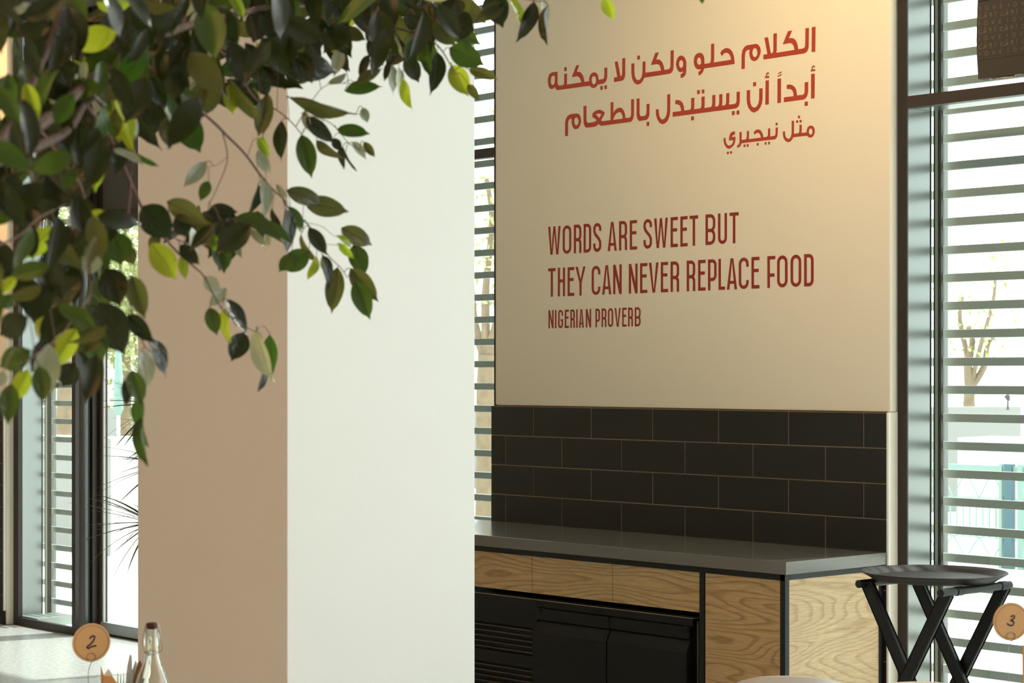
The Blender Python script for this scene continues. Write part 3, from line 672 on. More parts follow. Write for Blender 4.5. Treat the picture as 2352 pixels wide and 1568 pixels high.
vp = kb(MB().box(-7.9, x0d-0.006, YK-0.004, YK+0.012, 0.520, 0.640).box(x0d-0.035, x0d-0.006, YK-0.004, YK+0.012, 0.05, 0.520)
        .box(-7.9, x0d-0.035, YK-0.004, YK+0.012, 0.346, 0.398).box(-7.9, x0d-0.035, YK-0.004, YK+0.012, 0.05, 0.20), 'vent_panel', M['cooler'])
for z0 in (0.515, 0.341):
    for k in range(6):
        z = z0-0.0238*k-0.006
        if z0 > 0.4 and k == 5: continue
        kb(MB().prism_x([(YK-0.004, z), (YK+0.014, z-0.010), (YK+0.016, z-0.013), (YK-0.004, z-0.006)], -7.9, x0d-0.035), 'vent_louvre', plain('cooler_louvre', (0.035, 0.031, 0.024), 0.4) if (z0 == 0.515 and k == 0) else bpy.data.materials['cooler_louvre'], vp)
kb(MB().box(x2d+0.012, x2d+0.016, 5.93, 6.4, 0.0, 0.63), 'side_seam', M['edge'])

# ================================================================== TRAY AND STAND
st = empty('tray_stand', (-4.33, 5.92, 0)); tag(st, 'black folding tray stand in front of the right window', 'stand')
def sb(mb, name, mat, smooth=False):
    o = mb.build(name, mat, st, smooth); o.matrix_parent_inverse = Matrix.Translation(-Vector((-4.33, 5.92, 0))); return o
def rail(x, y0, y1, z, nm='rail'):
    sb(MB().tube([(x, y0, z), (x, y0+0.004, z), (x, y1-0.004, z), (x, y1, z)], [0.010, 0.0145, 0.0145, 0.010], 14), nm, M['black'], True)
rail(-4.517, 5.745, 6.14, 0.861); rail(-4.141, 5.71, 6.125, 0.861)
for yy in (5.80, 6.06):
    sb(MB().tube([(-4.141, yy, 0.861), (-4.141, yy+0.035, 0.861)], 0.0165, 14), 'collar', M['cooler'], True)
def legp(x0, x1, y): sb(MB().bar((x0, y, 0.855), (x1, y, 0.0), 0.040, 0.020, (0, 1, 0), 0.003), 'leg', M['black'])
legp(-4.505, -4.03, 5.790); legp(-4.505, -4.03, 6.075)
legp(-4.150, -4.62, 5.765); legp(-4.150, -4.62, 6.100)
for yy in (5.775, 6.09):
    sb(MB().tube([(-4.327, yy-0.015, 0.535), (-4.327, yy+0.02, 0.535)], 0.008, 10), 'pivot_bolt', M['edge'], True)
sb(MB().bar((-4.56, 5.765, 0.10), (-4.56, 6.10, 0.10), 0.025, 0.015), 'stretcher', M['black'])
tr = MB().lathe([(0.0001, 0.0085), (0.205, 0.0085), (0.215, 0.010), (0.222, 0.016), (0.246, 0.0255), (0.254, 0.0295), (0.256, 0.028), (0.2555, 0.0255), (0.248, 0.0215), (0.225, 0.0085), (0.214, 0.0), (0.0001, 0.0)], 96).build('serving_tray', M['tray'], None, True, (-4.341, 5.954, 0.8758))
tag(tr, 'round dark brown serving tray lying on the folding stand', 'tray')

# ================================================================== HANGING PRINTED COVER, TOP RIGHT
bn = empty('hanging_banner', (0, 0, 0)); tag(bn, 'dark brown printed banner hanging in front of the right window', 'banner')
YB = 6.28
xl = [(2249, -140), (2247, -60), (2245.5, 0), (2243.5, 60), (2243, 95), (2244, 135), (2247, 182)]
pts = [(xat(x, YB), on_y(x, y, YB).z) for x, y in xl]
zb_ = on_y(2247, 182, YB).z
ptsr = [(pts[0][0]+0.62+0.004*i, p[1]) for i, p in enumerate(pts)]
MB().prism(pts+ptsr[::-1], YB, YB+0.05).build('banner_body', M['banner'], bn)
zc = on_y(2246, 138, YB).z; zc2 = on_y(2245, 4, YB).z
xb0 = pts[0][0]
box('crease', plain('banner_crease', (0.075, 0.060, 0.040), 0.6), xat(2244.5, YB)+0.002, xb0+0.6, YB-0.002, YB, zc-0.0008, zc+0.0008, bn)
box('crease', M['gap'], xat(2246, YB)+0.002, xb0+0.6, YB-0.002, YB, zc2-0.0008, zc2+0.0008, bn)
mb = MB(); prev = None
for i in range(14):
    x = xat(2275, YB)+i*0.02; z = zb_-0.008-0.004*math.sin(i*0.7); a = mb.bm.verts.new((x, YB+0.01, zb_)); b = mb.bm.verts.new((x, YB-0.01+0.02*math.sin(i*1.7), z))
    if prev: mb.bm.faces.new((prev[0], a, b, prev[1]))
    prev = (a, b)
mb.build('plastic_flap', M['plastic'], bn)
sB = 132/1035
RG = {'r': [[(-12,-28),(2,-22),(8,-6),(-2,4),(0,14),(10,28)]],
      'O': [[(30*math.cos(a*0.5236), 34*math.sin(a*0.5236)) for a in range(13)]],
      'V': [[(-28,-34),(-2,32),(26,-34)]],
      'E': [[(20,-34),(-16,-30),(-18,34),(18,32)], [(-17,2),(14,0)]],
      'f': [[(40,-30),(14,-34),(-8,-12),(-8,14),(6,34),(112,20)]],
      'w': [[(118,-28),(92,-22),(86,0),(100,14),(116,6),(120,-28),(122,26)]],
      'd': [[(92,-62),(104,-72),(110,-56),(92,-60)]],
      'g': [[(214,-40),(186,-44),(172,-20),(184,2),(206,-6),(214,-40),(214,20),(196,48)]],
      'j': [[(300,-52),(284,-54),(282,10),(270,40)]]}
ops = []
def badd(keys, cx, cy):
    for k in keys:
        for strk in RG[k]:
            q = []
            for x, y in strk:
                X = cx+x; Yp = cy+y-(x*0.13)
                p = on_y(2220+X*sB, Yp*sB, YB); q.append((p.x, p.z))
            ops.append(('S', q, 0.0017))
for row in range(4):
    y = 150+275*row if row < 4 else 0
    dx = [0, -18, -22, -8][row]
    yy = [160, 430, 705, 975][row]
    for ch, x in (('r', 250), ('O', 370), ('V', 500), ('E', 628), ('r', 757), ('O', 878), ('V', 1015), ('E', 1140), ('r', 1265)):
        badd([ch], x+dx, yy-(x-250)*0.13)
    if row < 3:
        for j in range(3):
            x = 240+j*388+[0, -10, -4][row]; badd(['f', 'w', 'd', 'g', 'j'], x, [300, 575, 848][row]-(x-240)*0.13)
for k, q in enumerate(ops): pass
print_mesh('print', ops, M['print'], lambda u, v: (u, YB-0.0008, v), bn, g=0.0008)

# ================================================================== OUTDOORS
tag(box('outdoor_ground', M['outpave'], -90, 40, 6.80, 120, -0.20, -0.10), 'pale sunlit paving outside the windows', kind='structure')
# planter wall behind the right window
t = empty('planter_wall', (0, 0, 0)); tag(t, 'white rendered planter wall outside behind the right window', 'wall')
a = at_depth(2120, 935, 25); b = at_depth(2420, 935, 25)
def slab(nm, mt, p, q, h0, h1, th, par):
    d = Vector((q.x-p.x, q.y-p.y, 0)).normalized(); n = Vector((-d.y, d.x, 0))
    if n.y < 0: n = -n
    m = MB(); c = [Vector((p.x, p.y, 0)), Vector((q.x, q.y, 0)), Vector((q.x, q.y, 0))+n*th, Vector((p.x, p.y, 0))+n*th]
    lo = [m.bm.verts.new(v+Vector((0, 0, h0))) for v in c]; hi = [m.bm.verts.new(v+Vector((0, 0, h1))) for v in c]
    m.bm.faces.new(lo[::-1]); m.bm.faces.new(hi)
    for i in range(4): m.bm.faces.new((lo[i], lo[(i+1) % 4], hi[(i+1) % 4], hi[i]))
    return m.build(nm, mt, par)
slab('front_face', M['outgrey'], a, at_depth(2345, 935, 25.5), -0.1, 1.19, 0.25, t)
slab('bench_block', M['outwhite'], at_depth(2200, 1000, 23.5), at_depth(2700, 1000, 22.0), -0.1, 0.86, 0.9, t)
lf = at_depth(2315, 931, 24.5)
fl = empty('garden_spotlight', lf); tag(fl, 'small grey garden spotlight standing on the planter wall', 'spotlight')
MB().tube([(0, 0, -0.05), (0, 0, 0.05)], 0.012, 8).build('stem', M['outdark'], fl)
MB().tube([(-0.02, -0.01, 0.125), (0.0, 0, 0.10), (0.012, 0, 0.055)], [0.034, 0.033, 0.018], 12).build('lamp_head', M['outdark'], fl)
MB().tube([(0, 0, -0.05), (0, 0, -0.044)], 0.03, 12).build('foot_plate', M['outdark'], fl)

def branchy(name, base, h, r, limbs, label, leafn, seed, crown=1.2):
    rnd = random.Random(seed); e = empty(name, base); tag(e, label, 'tree', 'trees outside the windows')
    m = MB()
    pts = [(0, 0, -0.15), (0.01, 0, h*0.25), (-0.03, 0.02, h*0.6), (0.0, 0, h)]
    sp = smooth_path(pts, 4); m.tube(sp, [r*(1.15-0.35*i/len(sp))*(1+0.06*rnd.uniform(-1, 1)) for i in range(len(sp))], 12)
    for dx, dz, rr in limbs:
        q = smooth_path([(0, 0, h*0.96), (dx*0.45, rnd.uniform(-.1, .1), h+dz*0.35), (dx*0.8, 0, h+dz*0.75), (dx, rnd.uniform(-.2, .2), h+dz)], 4)
        m.tube(q, [rr*(1-0.6*i/len(q)) for i in range(len(q))], 8)
    m.build('trunk', M['outbark'], e, True)
    lm = MB()
    for i in range(leafn):
        dx, dz, rr = rnd.choice(limbs); c = Vector((dx*rnd.uniform(0.7, 1.1)+rnd.gauss(0, crown*0.35), rnd.gauss(0, crown*0.4), h+dz*rnd.uniform(0.6, 1.1)+rnd.gauss(0, crown*0.25)))
        u = Vector((rnd.gauss(0, 1), rnd.gauss(0, 1), rnd.gauss(0, 1))).normalized(); v = u.cross(Vector((rnd.gauss(0, 1), rnd.gauss(0, 1), rnd.gauss(0, 1)))).normalized(); s = rnd.uniform(0.03, 0.06)
        f = [lm.bm.verts.new(c+u*s), lm.bm.verts.new(c+v*s*0.5), lm.bm.verts.new(c-u*s), lm.bm.verts.new(c-v*s*0.5)]; lm.bm.faces.new(f)
    o = lm.build('foliage', M['outleaf'], e, weld=False); o['kind'] = 'stuff'
    return e
p = at_depth(2228, 931, 27.0); p.z = 0.9
branchy('outdoor_tree', p, 0.52, 0.085, [(0.05, 0.8, 0.07), (0.35, 0.75, 0.055), (-0.2, 1.2, 0.05), (0.45, 1.5, 0.04)], 'pale barked tree growing behind the planter wall at the right', 260, 4, 0.7)
p = at_depth(1118, 940, 21); p.z = -0.1
branchy('outdoor_tree', p, 1.9, 0.115, [(-0.3, 0.9, 0.06), (0.4, 1.2, 0.06), (0.1, 1.8, 0.05)], 'outdoor tree trunk glimpsed between column and proverb wall', 500, 5, 0.9)
p = at_depth(150, 1000, 22.5); p.z = -0.1
branchy('outdoor_tree', p, 2.3, 0.105, [(-0.5, 1.0, 0.07), (0.6, 1.0, 0.07), (0.2, 1.8, 0.06)], 'thick barked outdoor tree behind the narrow left window', 900, 6, 1.0)
# low hedge and greenery seen through the clear door
p = at_depth(285, 800, 26)
hg = empty('garden_bush', (p.x, p.y, -0.1)); tag(hg, 'bright sunlit bushy tree seen through the clear door', 'bush')
rnd = random.Random(9); lm = MB()
for i in range(9000):
    th = rnd.uniform(0, 6.28); rr = rnd.uniform(0, 1)**0.5; c = Vector((rr*1.5*math.cos(th), rr*1.2*math.sin(th), 2.75+rnd.gauss(0, 0.55)))
    u = Vector((rnd.gauss(0, 1), rnd.gauss(0, 1), rnd.gauss(0, 1))).normalized(); v = u.cross(Vector((rnd.gauss(0, 1), rnd.gauss(0, 1), 0.3))).normalized(); s = rnd.uniform(0.03, 0.07)
    lm.bm.faces.new([lm.bm.verts.new(c+u*s), lm.bm.verts.new(c+v*s*0.5), lm.bm.verts.new(c-u*s), lm.bm.verts.new(c-v*s*0.5)])
lm.build('foliage', M['outleaf'], hg, weld=False)['kind'] = 'stuff'
MB().tube([(0, 0, 0), (0.05, 0, 2.4)], [0.1, 0.06], 10).build('trunk', M['outbark'], hg)
# things beyond the clear door
t = empty('garden_parasol', (0, 0, 0)); p = at_depth(272, 900, 22)
t.location = (p.x, p.y, -0.1); tag(t, 'closed turquoise parasol standing beyond the clear door', 'parasol')
MB().tube([(0, 0, 0), (0, 0, 2.0)], 0.02, 8).build('pole', M['outwhite'], t)
MB().lathe([(0.02, 1.25), (0.055, 1.32), (0.05, 1.6), (0.03, 1.95), (0.005, 2.0)], 12).build('canopy', M['teal'], t, True)
t = empty('white_planter', (0, 0, 0)); tag(t, 'large white block planter outside beyond the clear door', 'planter')
slab('planter_box', M['outwhite'], at_depth(255, 1000, 18), at_depth(372, 1000, 17.2), -0.1, 1.05, 0.8, t)
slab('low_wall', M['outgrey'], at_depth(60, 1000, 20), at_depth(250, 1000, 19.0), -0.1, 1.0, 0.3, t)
t = empty('boundary_wall', (0, 0, 0)); tag(t, 'long pale boundary wall far behind the left windows', 'wall')
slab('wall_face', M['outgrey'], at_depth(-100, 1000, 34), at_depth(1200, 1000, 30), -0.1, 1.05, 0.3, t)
t = empty('street_building', (0, 0, 0)); tag(t, 'pale tower block far outside between column and proverb wall', 'building')
pa, pb = at_depth(1112, 300, 60), at_depth(1180, 300, 60)
bl = slab('wall', M['outwhite'], pa, pb, -0.1, 10.5, 6, t)
for k in range(5):
    qa, qb = at_depth(1125, 300, 59.9), at_depth(1131, 300, 59.9)
    slab('window', M['slat'], qa, qb, 3.2+1.35*k, 4.1+1.35*k, 0.2, bl)

# turquoise fence outside the right window
fe = empty('turquoise_fence', (0, 0, 0)); tag(fe, 'turquoise metal fence with triangle pattern outside the right window', 'fence')
YFn = on_y(2200, 1100, 1).y; fz = 18.0
fp0 = at_depth(2140, 1070, 18.4); FY = fp0.y
def fx(px): return xat(px, FY)
def fzh(py, px=2250): return on_y(px, py, FY).z
zt_, zb2 = fzh(1068), fzh(1292)
box('rail', M['teal'], fx(2130), fx(2700), FY, FY+0.05, zt_-0.05, zt_, fe)
box('rail', M['teal'], fx(2130), fx(2700), FY, FY+0.05, zb2, zb2+0.03, fe)
zA, zB = fzh(1145), fzh(1232)
box('rail', M['teal'], fx(2130), fx(2700), FY+0.01, FY+0.03, zA, zA+0.012, fe)
box('rail', M['teal'], fx(2130), fx(2700), FY+0.01, FY+0.03, zB-0.012, zB, fe)
for px, wd, mt in ((2318, 0.075, 'tealblue'), (2345, 0.05, 'teal'), (2300, 0.03, 'teal'), (2500, 0.05, 'teal'), (2690, 0.05, 'teal')):
    box('post', M[mt], fx(px)-wd/2, fx(px)+wd/2, FY-0.02, FY+0.04, -0.1, zt_+0.02, fe)
i = 0
for px in list(range(2150, 2300, 15))+list(range(2362, 2690, 16)):
    box('picket', M['teal'], fx(px)-0.004, fx(px)+0.004, FY+0.01, FY+0.025, zB, zA, fe)
for k in (0, 1, 2, 4, 5, 6, 7):
    x0_, x1_ = fx(2186+60*k-60), fx(2186+60*k); xm = (x0_+x1_)/2
    for (p1, p2) in (((x0_, zA), (xm, zt_-0.05)), ((xm, zt_-0.05), (x1_, zA)), ((x0_, zB), (xm, zb2+0.03)), ((xm, zb2+0.03), (x1_, zB)), ((xm, zA), (xm, zt_-0.05))):
        MB().bar((p1[0], FY+0.02, p1[1]), (p2[0], FY+0.02, p2[1]), 0.010, 0.010).build('brace', M['teal'], fe)

# ================================================================== SPIKY PLANT BEHIND THE COLUMN
pl = empty('spiky_plant', (-7.93, 5.10, 0)); tag(pl, 'spiky dragon tree with thin blades poking out behind the column', 'plant')
MB().lathe([(0.001, 0.0), (0.11, 0.0), (0.14, 0.30), (0.145, 0.32), (0.13, 0.32), (0.12, 0.29), (0.001, 0.29)], 28).build('pot', M['pot'], pl, True)
rnd = random.Random(21)
heads = [((-0.06, -0.03, 1.46), 0.28), ((-0.05, 0.0, 1.19), 0.28), ((-0.07, -0.06, 0.92), 0.34), ((0.02, 0.0, 1.33), 0.28)]
for hi, (hc, rad) in enumerate(heads):
    MB().tube(smooth_path([(0.03*hi-0.04, 0, 0.3), (hc[0]*0.5, hc[1]*0.5, hc[2]*0.6), hc], 4), 0.012, 8).build('stem', M['bark'], pl, True)
bme = None
for hc, rad in heads:
    for i in range(44):
        az = rnd.uniform(0, 2*math.pi); el = rnd.uniform(-0.55, 0.75); L = rad*rnd.uniform(0.75, 1.3)
        if bme is None:
            m = MB(); rows = []
            for j in range(7):
                t = j/6; wd = 0.013*(1-t)**0.7+0.0006; z = -0.20*t*t
                rows.append([m.bm.verts.new((t, -wd, z+0.003)), m.bm.verts.new((t, 0, z)), m.bm.verts.new((t, wd, z+0.003))])
            for j in range(6):
                for q in range(2): m.bm.faces.new((rows[j][q], rows[j+1][q], rows[j+1][q+1], rows[j][q+1]))
            o = m.build('leaf_blade', M['blade'], pl, weld=False); bme = o.data
        else:
            o = bpy.data.objects.new('leaf_blade', bme); COL.objects.link(o); o.parent = pl
        o.location = hc; o.rotation_euler = (rnd.uniform(-0.5, 0.5), -el, az); o.scale = (L, 0.7, L*rnd.uniform(0.4, 1.2))

# ================================================================== TABLES AND WHAT STANDS ON THEM
def table(name, x, y, r, label):
    e = empty(name, (x, y, 0)); tag(e, label, 'table')
    MB().lathe([(0.001, 0.722), (r-0.01, 0.722), (r, 0.727), (r, 0.745), (r-0.005, 0.75), (0.001, 0.75)], 48).build('tabletop', M['tablewood'], e, True)
    MB().lathe([(0.03, 0.02), (0.03, 0.722)], 16).build('pedestal', M['black'], e, True)
    MB().lathe([(0.001, 0.0), (0.22, 0.0), (0.22, 0.012), (0.03, 0.03), (0.001, 0.03)], 32).build('base', M['black'], e, True)
    return e
ZS = 4.3
pc = at_depth(210, 1475, ZS); pbt = at_depth(349, 1500, ZS+0.02)
table('dining_table', -3.76, 2.20, 0.36, 'round wooden table at lower left carrying the bottle and cutlery')
pc3 = at_depth(2322, 1427, ZS)
table('dining_table', pc3.x+0.02, pc3.y-0.04, 0.34, 'round wooden table at the right edge before the tray stand')

def view_frame(p, yaw=0.0):
    d = Vector((p.x, p.y, 0)).normalized(); a = math.atan2(d.y, d.x)+yaw
    return a-math.pi/2      # local +y away from the viewer
def card(px, digit, label, yaw):
    p = at_depth(px[0], px[1], ZS)
    e = empty('table_number', (p.x, p.y, 0.7505), view_frame(p, yaw)); tag(e, label, 'sign', 'table number cards')
    zc = p.z-0.7505; R = 0.0405
    m = MB(); r_ = bmesh.ops.create_cone(m.bm, cap_ends=True, segments=56, radius1=R, radius2=R, depth=0.0022, matrix=Matrix.Translation((0, 0, zc)) @ Matrix.Rotation(math.pi/2, 4, 'X'))
    cdk = m.build('card', M['kraft'], e)
    rg = [(0.0355*math.cos(2*math.pi*i/60), zc+0.0355*math.sin(2*math.pi*i/60)) for i in range(61)]
    print_mesh('ring_print', [('S', rg, 0.0009)], M['ring'], lambda u, v: (u, -0.0013, v), cdk, g=0.0004)
    if digit == 2:
        ps = [(-0.0035, 0.0085), (0.000, 0.0125), (0.0045, 0.0135), (0.0065, 0.011), (0.004, 0.004), (-0.002, -0.003), (-0.0105, -0.009)]
        st_ = [('S', [(q.x, q.y) for q in smooth_path([(a, b, 0) for a, b in ps], 5)], 0.0036), ('S', [(-0.0105, -0.009), (-0.0065, -0.012), (0.0, -0.0085), (0.0105, -0.007)], 0.0036)]
    else:
        ps = [(-0.001, 0.0105), (0.004, 0.0125), (0.0075, 0.011), (0.0055, 0.006), (-0.001, 0.0025), (0.005, 0.000), (0.006, -0.004), (0.002, -0.008), (-0.004, -0.0075), (-0.009, -0.0035)]
        st_ = [('S', [(q.x, q.y) for q in smooth_path([(a, b, 0) for a, b in ps], 5)], 0.0034)]
    st_ = [(k, [(u, v+zc) for u, v in q], w_) for k, q, w_ in st_]
    print_mesh('number_print', st_, M['ink'], lambda u, v: (u, -0.0014, v), cdk, g=0.0005)
    lp = [(0.0095*math.cos(2*math.pi*i/24+math.pi/2*3), -0.0022, zc-0.031+0.0095*math.sin(2*math.pi*i/24+math.pi/2*3)) for i in range(25)]
    MB().tube(lp, 0.0008, 6, False).build('wire_loop', M['wire'], e, True)
    MB().tube(smooth_path([(0.0, -0.002, zc-0.0405), (-0.006, 0, zc-0.060), (-0.006, 0, zc-0.10), (0, 0, 0.03), (0, 0, 0.006)], 5), 0.0009, 6).build('wire_stem', M['wire'], e, True)
    MB().lathe([(0.001, 0), (0.017, 0), (0.017, 0.004), (0.004, 0.010), (0.001, 0.010)], 24).build('weight', M['wire'], e, True)
card((210, 1475), 2, 'round kraft table card marked 2 on a wire stem at lower left', 0.25)
card((2322, 1427), 3, 'round kraft table card marked 3 on a wire stem at the right edge', 0.45)

bt = empty('swing_top_bottle', (pbt.x, pbt.y, 0.7505), view_frame(pbt)); tag(bt, 'clear glass swing top bottle with maroon stopper beside the number 2 card', 'bottle')
H = 0.325
prof = [(0.001, 0.0), (0.036, 0.0), (0.041, 0.006), (0.041, 0.165), (0.039, 0.188), (0.031, 0.215), (0.0205, 0.240), (0.0155, 0.258), (0.0145, 0.275), (0.0165, 0.279), (0.0165, 0.300), (0.0135, 0.308), (0.0125, 0.317)]
inner = [(0.0095, 0.317), (0.0100, 0.300), (0.0108, 0.275), (0.0125, 0.256), (0.0175, 0.238), (0.028, 0.212), (0.0365, 0.186), (0.0385, 0.165), (0.0385, 0.010), (0.034, 0.006), (0.001, 0.005)]
MB().lathe(prof+inner, 40).build('bottle_body', M['bottle'], bt, True)
MB().lathe([(0.0005, 0.314), (0.009, 0.314), (0.0118, 0.3195), (0.0118, 0.3245), (0.009, 0.3275), (0.0005, 0.328)], 24).build('stopper', M['bottlecap'], bt, True)
MB().tube([(0.015*math.cos(a), 0.015*math.sin(a), 0.2655+0.0028*math.sin(a*1.0)) for a in [2*math.pi*k/20 for k in range(21)]], 0.0009, 6, False).tube(smooth_path([(0.0155, 0, 0.266), (0.021, 0, 0.270), (0.020, 0, 0.295), (0.0155, 0, 0.315), (0.011, 0, 0.327)], 4), 0.0009, 6).tube(smooth_path([(-0.0155, 0, 0.266), (-0.019, 0, 0.280), (-0.018, 0, 0.300), (-0.0145, 0, 0.316), (-0.011, 0, 0.327)], 4), 0.0009, 6).build('wire_bail', M['wire'], bt, True)

# cutlery holder with paper napkins
ph = at_depth(276, 1600, ZS+0.03)
hd = empty('cutlery_pot', (ph.x, ph.y, 0.7505), view_frame(ph)); tag(hd, 'small dark cutlery pot on the table between card and bottle', 'pot')
MB().lathe([(0.001, 0), (0.024, 0), (0.027, 0.11), (0.0255, 0.11), (0.022, 0.004), (0.001, 0.004)], 28).build('pot_body', M['black'], hd, True)
def world_of(px, py, z): return at_depth(px, py, z)
def cutlery(name, pxs, kind, label):
    top = world_of(*pxs[0]); bot = world_of(*pxs[1]); d = (top-bot).normalized()
    side = Vector((CA, SA, 0)); n = d.cross(side).normalized(); side = n.cross(d).normalized()
    o = empty(name, bot); tag(o, label, 'cutlery'); L = (top-bot).length
    def q(u, v, w_=0): return side*u+d*v+n*w_
    def ribbon(outline, th, nm, mt):
        m = MB(); a = [m.bm.verts.new(q(u, v, th)) for u, v in outline]; b = [m.bm.verts.new(q(u, v, -th)) for u, v in outline]
        m.bm.faces.new(a); m.bm.faces.new(b[::-1]); k = len(a)
        for i in range(k): m.bm.faces.new((a[i], b[i], b[(i+1) % k], a[(i+1) % k]))
        m.build(nm, mt, o, False)
    if kind == 'knife':
        ribbon([(-0.004, 0), (0.004, 0), (0.006, L*0.5), (0.0062, L*0.85), (0.003, L*0.98), (-0.001, L), (-0.005, L*0.9), (-0.0058, L*0.7)], 0.0010, 'blade', M['steel'])
    elif kind == 'fork':
        ribbon([(-0.0035, 0), (0.0035, 0), (0.0035, L-0.05), (0.0105, L-0.035), (0.0105, L-0.024), (-0.0105, L-0.024), (-0.0105, L-0.035), (-0.0035, L-0.05)], 0.0009, 'handle', M['steel'])
        for k in range(4):
            u = -0.0092+0.0061*k
            ribbon([(u-0.0013, L-0.025), (u+0.0013, L-0.025), (u+0.0006, L), (u-0.0006, L)], 0.0008, 'tine', M['steel'])
    else:
        ribbon([(-0.004, 0), (0.004, 0), (0.006, L*0.5), (0.0085, L*0.85), (0.007, L*0.96), (0.002, L), (-0.003, L*0.97), (-0.0055, L*0.8)], 0.0022, 'wooden_handle', M['wood_dark'])
cutlery('fork', ((281, 1546, ZS+0.02), (277, 1772, ZS+0.03)), 'fork', 'steel fork standing tines up left of the bottle')
cutlery('table_knife', ((300, 1501, ZS+0.04), (279, 1772, ZS+0.035)), 'knife', 'steel knife standing blade up beside the fork')
cutlery('steak_knife', ((321, 1515, ZS+0.05), (273, 1772, ZS+0.03)), 'wood', 'brown wooden handled knife leaning toward the bottle')
cutlery('butter_knife', ((312, 1516, ZS+0.06), (276, 1772, ZS+0.04)), 'knife', 'second steel knife partly behind the wooden handle')
nk = empty('paper_napkin', world_of(255, 1786, ZS)); tag(nk, 'brown kraft paper sleeve with white napkin left of the cutlery', 'napkin')
def sheet(nm, mt, pix, z, dz, par):
    m = MB(); vs = [world_of(x, y, z)-par.location for x, y in pix]; off = Vector((SA*-1, CA, 0))*dz
    a = [m.bm.verts.new(v) for v in vs]; b = [m.bm.verts.new(v+off) for v in vs]; k = len(a)
    m.bm.faces.new(a); m.bm.faces.new(b[::-1])
    for i in range(k): m.bm.faces.new((a[i], b[i], b[(i+1) % k], a[(i+1) % k]))
    m.build(nm, mt, par)
sheet('sleeve', M['kraft'], [(238, 1552), (257, 1552), (268, 1568), (262, 1786), (240, 1786), (236, 1600)], ZS-0.01, 0.004, nk)
sheet('sleeve_flap', M['kraft'], [(231, 1531), (232, 1531), (239, 1553), (240, 1786), (237, 1786)], ZS+0.006, 0.002, nk)
sheet('napkin', M['white'], [(239, 1549), (249, 1535), (257, 1547), (258, 1786), (241, 1786)], ZS+0.004, 0.003, nk)
# second sleeve at the right edge
nk2 = empty('paper_napkin', world_of(2375, 1786, ZS)); tag(nk2, 'cream paper sleeve cut off by the right picture edge', 'napkin')
sheet('sleeve', M['kraft'], [(2349, 1483), (2380, 1476), (2400, 1560), (2398, 1786), (2354, 1786)], ZS, 0.006, nk2)

# shell chairs, only the tops of the backs are in view
def chair(px0, px1, pytop, z, mt, label, yaw, lab2=None):
    p = at_depth((px0+px1)/2, pytop, z); W = (px1-px0)*z/F; top = p.z
    e = empty('shell_chair', (p.x, p.y, 0), view_frame(p, yaw)); tag(e, label, 'chair', 'shell dining chairs')
    m = MB(); nu, nv = 21, 16; g = []
    for j in range(nv+1):
        t = j/nv
        if t < 0.45:
            s = t/0.45; y = 0.42-0.02*s+0.0; z_ = 0.43+0.015*(1-s)**2; yy = -0.42+0.36*s; hw = 0.20+0.02*s
        else:
            s = (t-0.45)/0.55; yy = -0.06+0.09*s; z_ = 0.43+(top-0.43)*s; hw = 0.22
            hw = 0.22*(1-0.30*max(0.0, (s-0.45)/0.55)**3.5)
        row = []
        for i in range(nu+1):
            u = -1+2*i/nu; c = abs(u)
            zz = z_; y2 = yy
            if t >= 0.45:
                y2 = yy-0.06*c*c*c*min(1, (t-0.45)/0.25)**2*(3-2*min(1, (t-0.45)/0.25))
                q_ = max(0.0, (t-0.70)/0.30)**2; zz = z_-(0.030*c**5+0.012*c*c)*q_+0.03*c**4*max(0.0, 1-(t-0.45)/0.2)
            else:
                zz = z_+0.03*c**4
            row.append(m.bm.verts.new((u*hw, y2, zz)))
        g.append(row)
    for j in range(nv):
        for i in range(nu): m.bm.faces.new((g[j][i], g[j][i+1], g[j+1][i+1], g[j+1][i]))
    o = m.build('seat_shell', mt, e, True)
    sm = o.modifiers.new('thickness', 'SOLIDIFY'); sm.thickness = 0.008; sm.offset = 0
    for sx in (-1, 1):
        for sy in (-1, 1):
            MB().tube([(sx*0.13, -0.24+sy*0.10, 0.425), (sx*0.21, -0.24+sy*0.19, 0.0)], [0.015, 0.010], 10).build('leg', M['tablewood'], e, True)
    return e
chair(1662, 1972, 1549, 5.30, M['shell'], 'pale grey shell chair with its back top at the bottom edge', math.pi)
chair(2040, 2150, 1562.5, 6.30, M['shell2'], 'sand coloured shell chair barely showing under the tray stand', math.pi+0.3)

# ================================================================== FICUS
fic = empty('ficus_tree', (-3.3, 1.30, 0)); tag(fic, 'leafy ficus tree with glossy green leaves hanging in from the upper left', 'tree')
FOFF = Vector(fic.location)
MB().lathe([(0.001, 0.0), (0.20, 0.0), (0.26, 0.42), (0.27, 0.44), (0.25, 0.44), (0.24, 0.40), (0.001, 0.40)], 32).build('pot', M['pot'], fic, True)
MB().lathe([(0.001, 0.395), (0.235, 0.395), (0.235, 0.380)], 24).build('soil', M['soil'], fic, True)
def br(name, pix, r0, r1, mat):
    pts = [at_depth(x, y, z)-FOFF for x, y, z in pix]; sp = smooth_path(pts, 5); r0 *= 0.62; r1 *= 0.75
    n = len(sp); MB().tube(sp, [r0+(r1-r0)*i/(n-1) for i in range(n)], 8).build(name, mat, fic, True)
    return [q+FOFF for q in sp]
tp = at_depth(-260, 620, 3.0)-FOFF
MB().tube(smooth_path([(0, 0, 0.38), (0.02, 0.01, 0.9), (0.0, 0.04, 1.4), tp], 5), [0.035]*1+[0.034-0.0008*i for i in range(15)], 12).build('trunk', M['bark'], fic, True)
BR = []
dep = lambda px: min(2.30+0.0014*max(px, -300), 3.40)
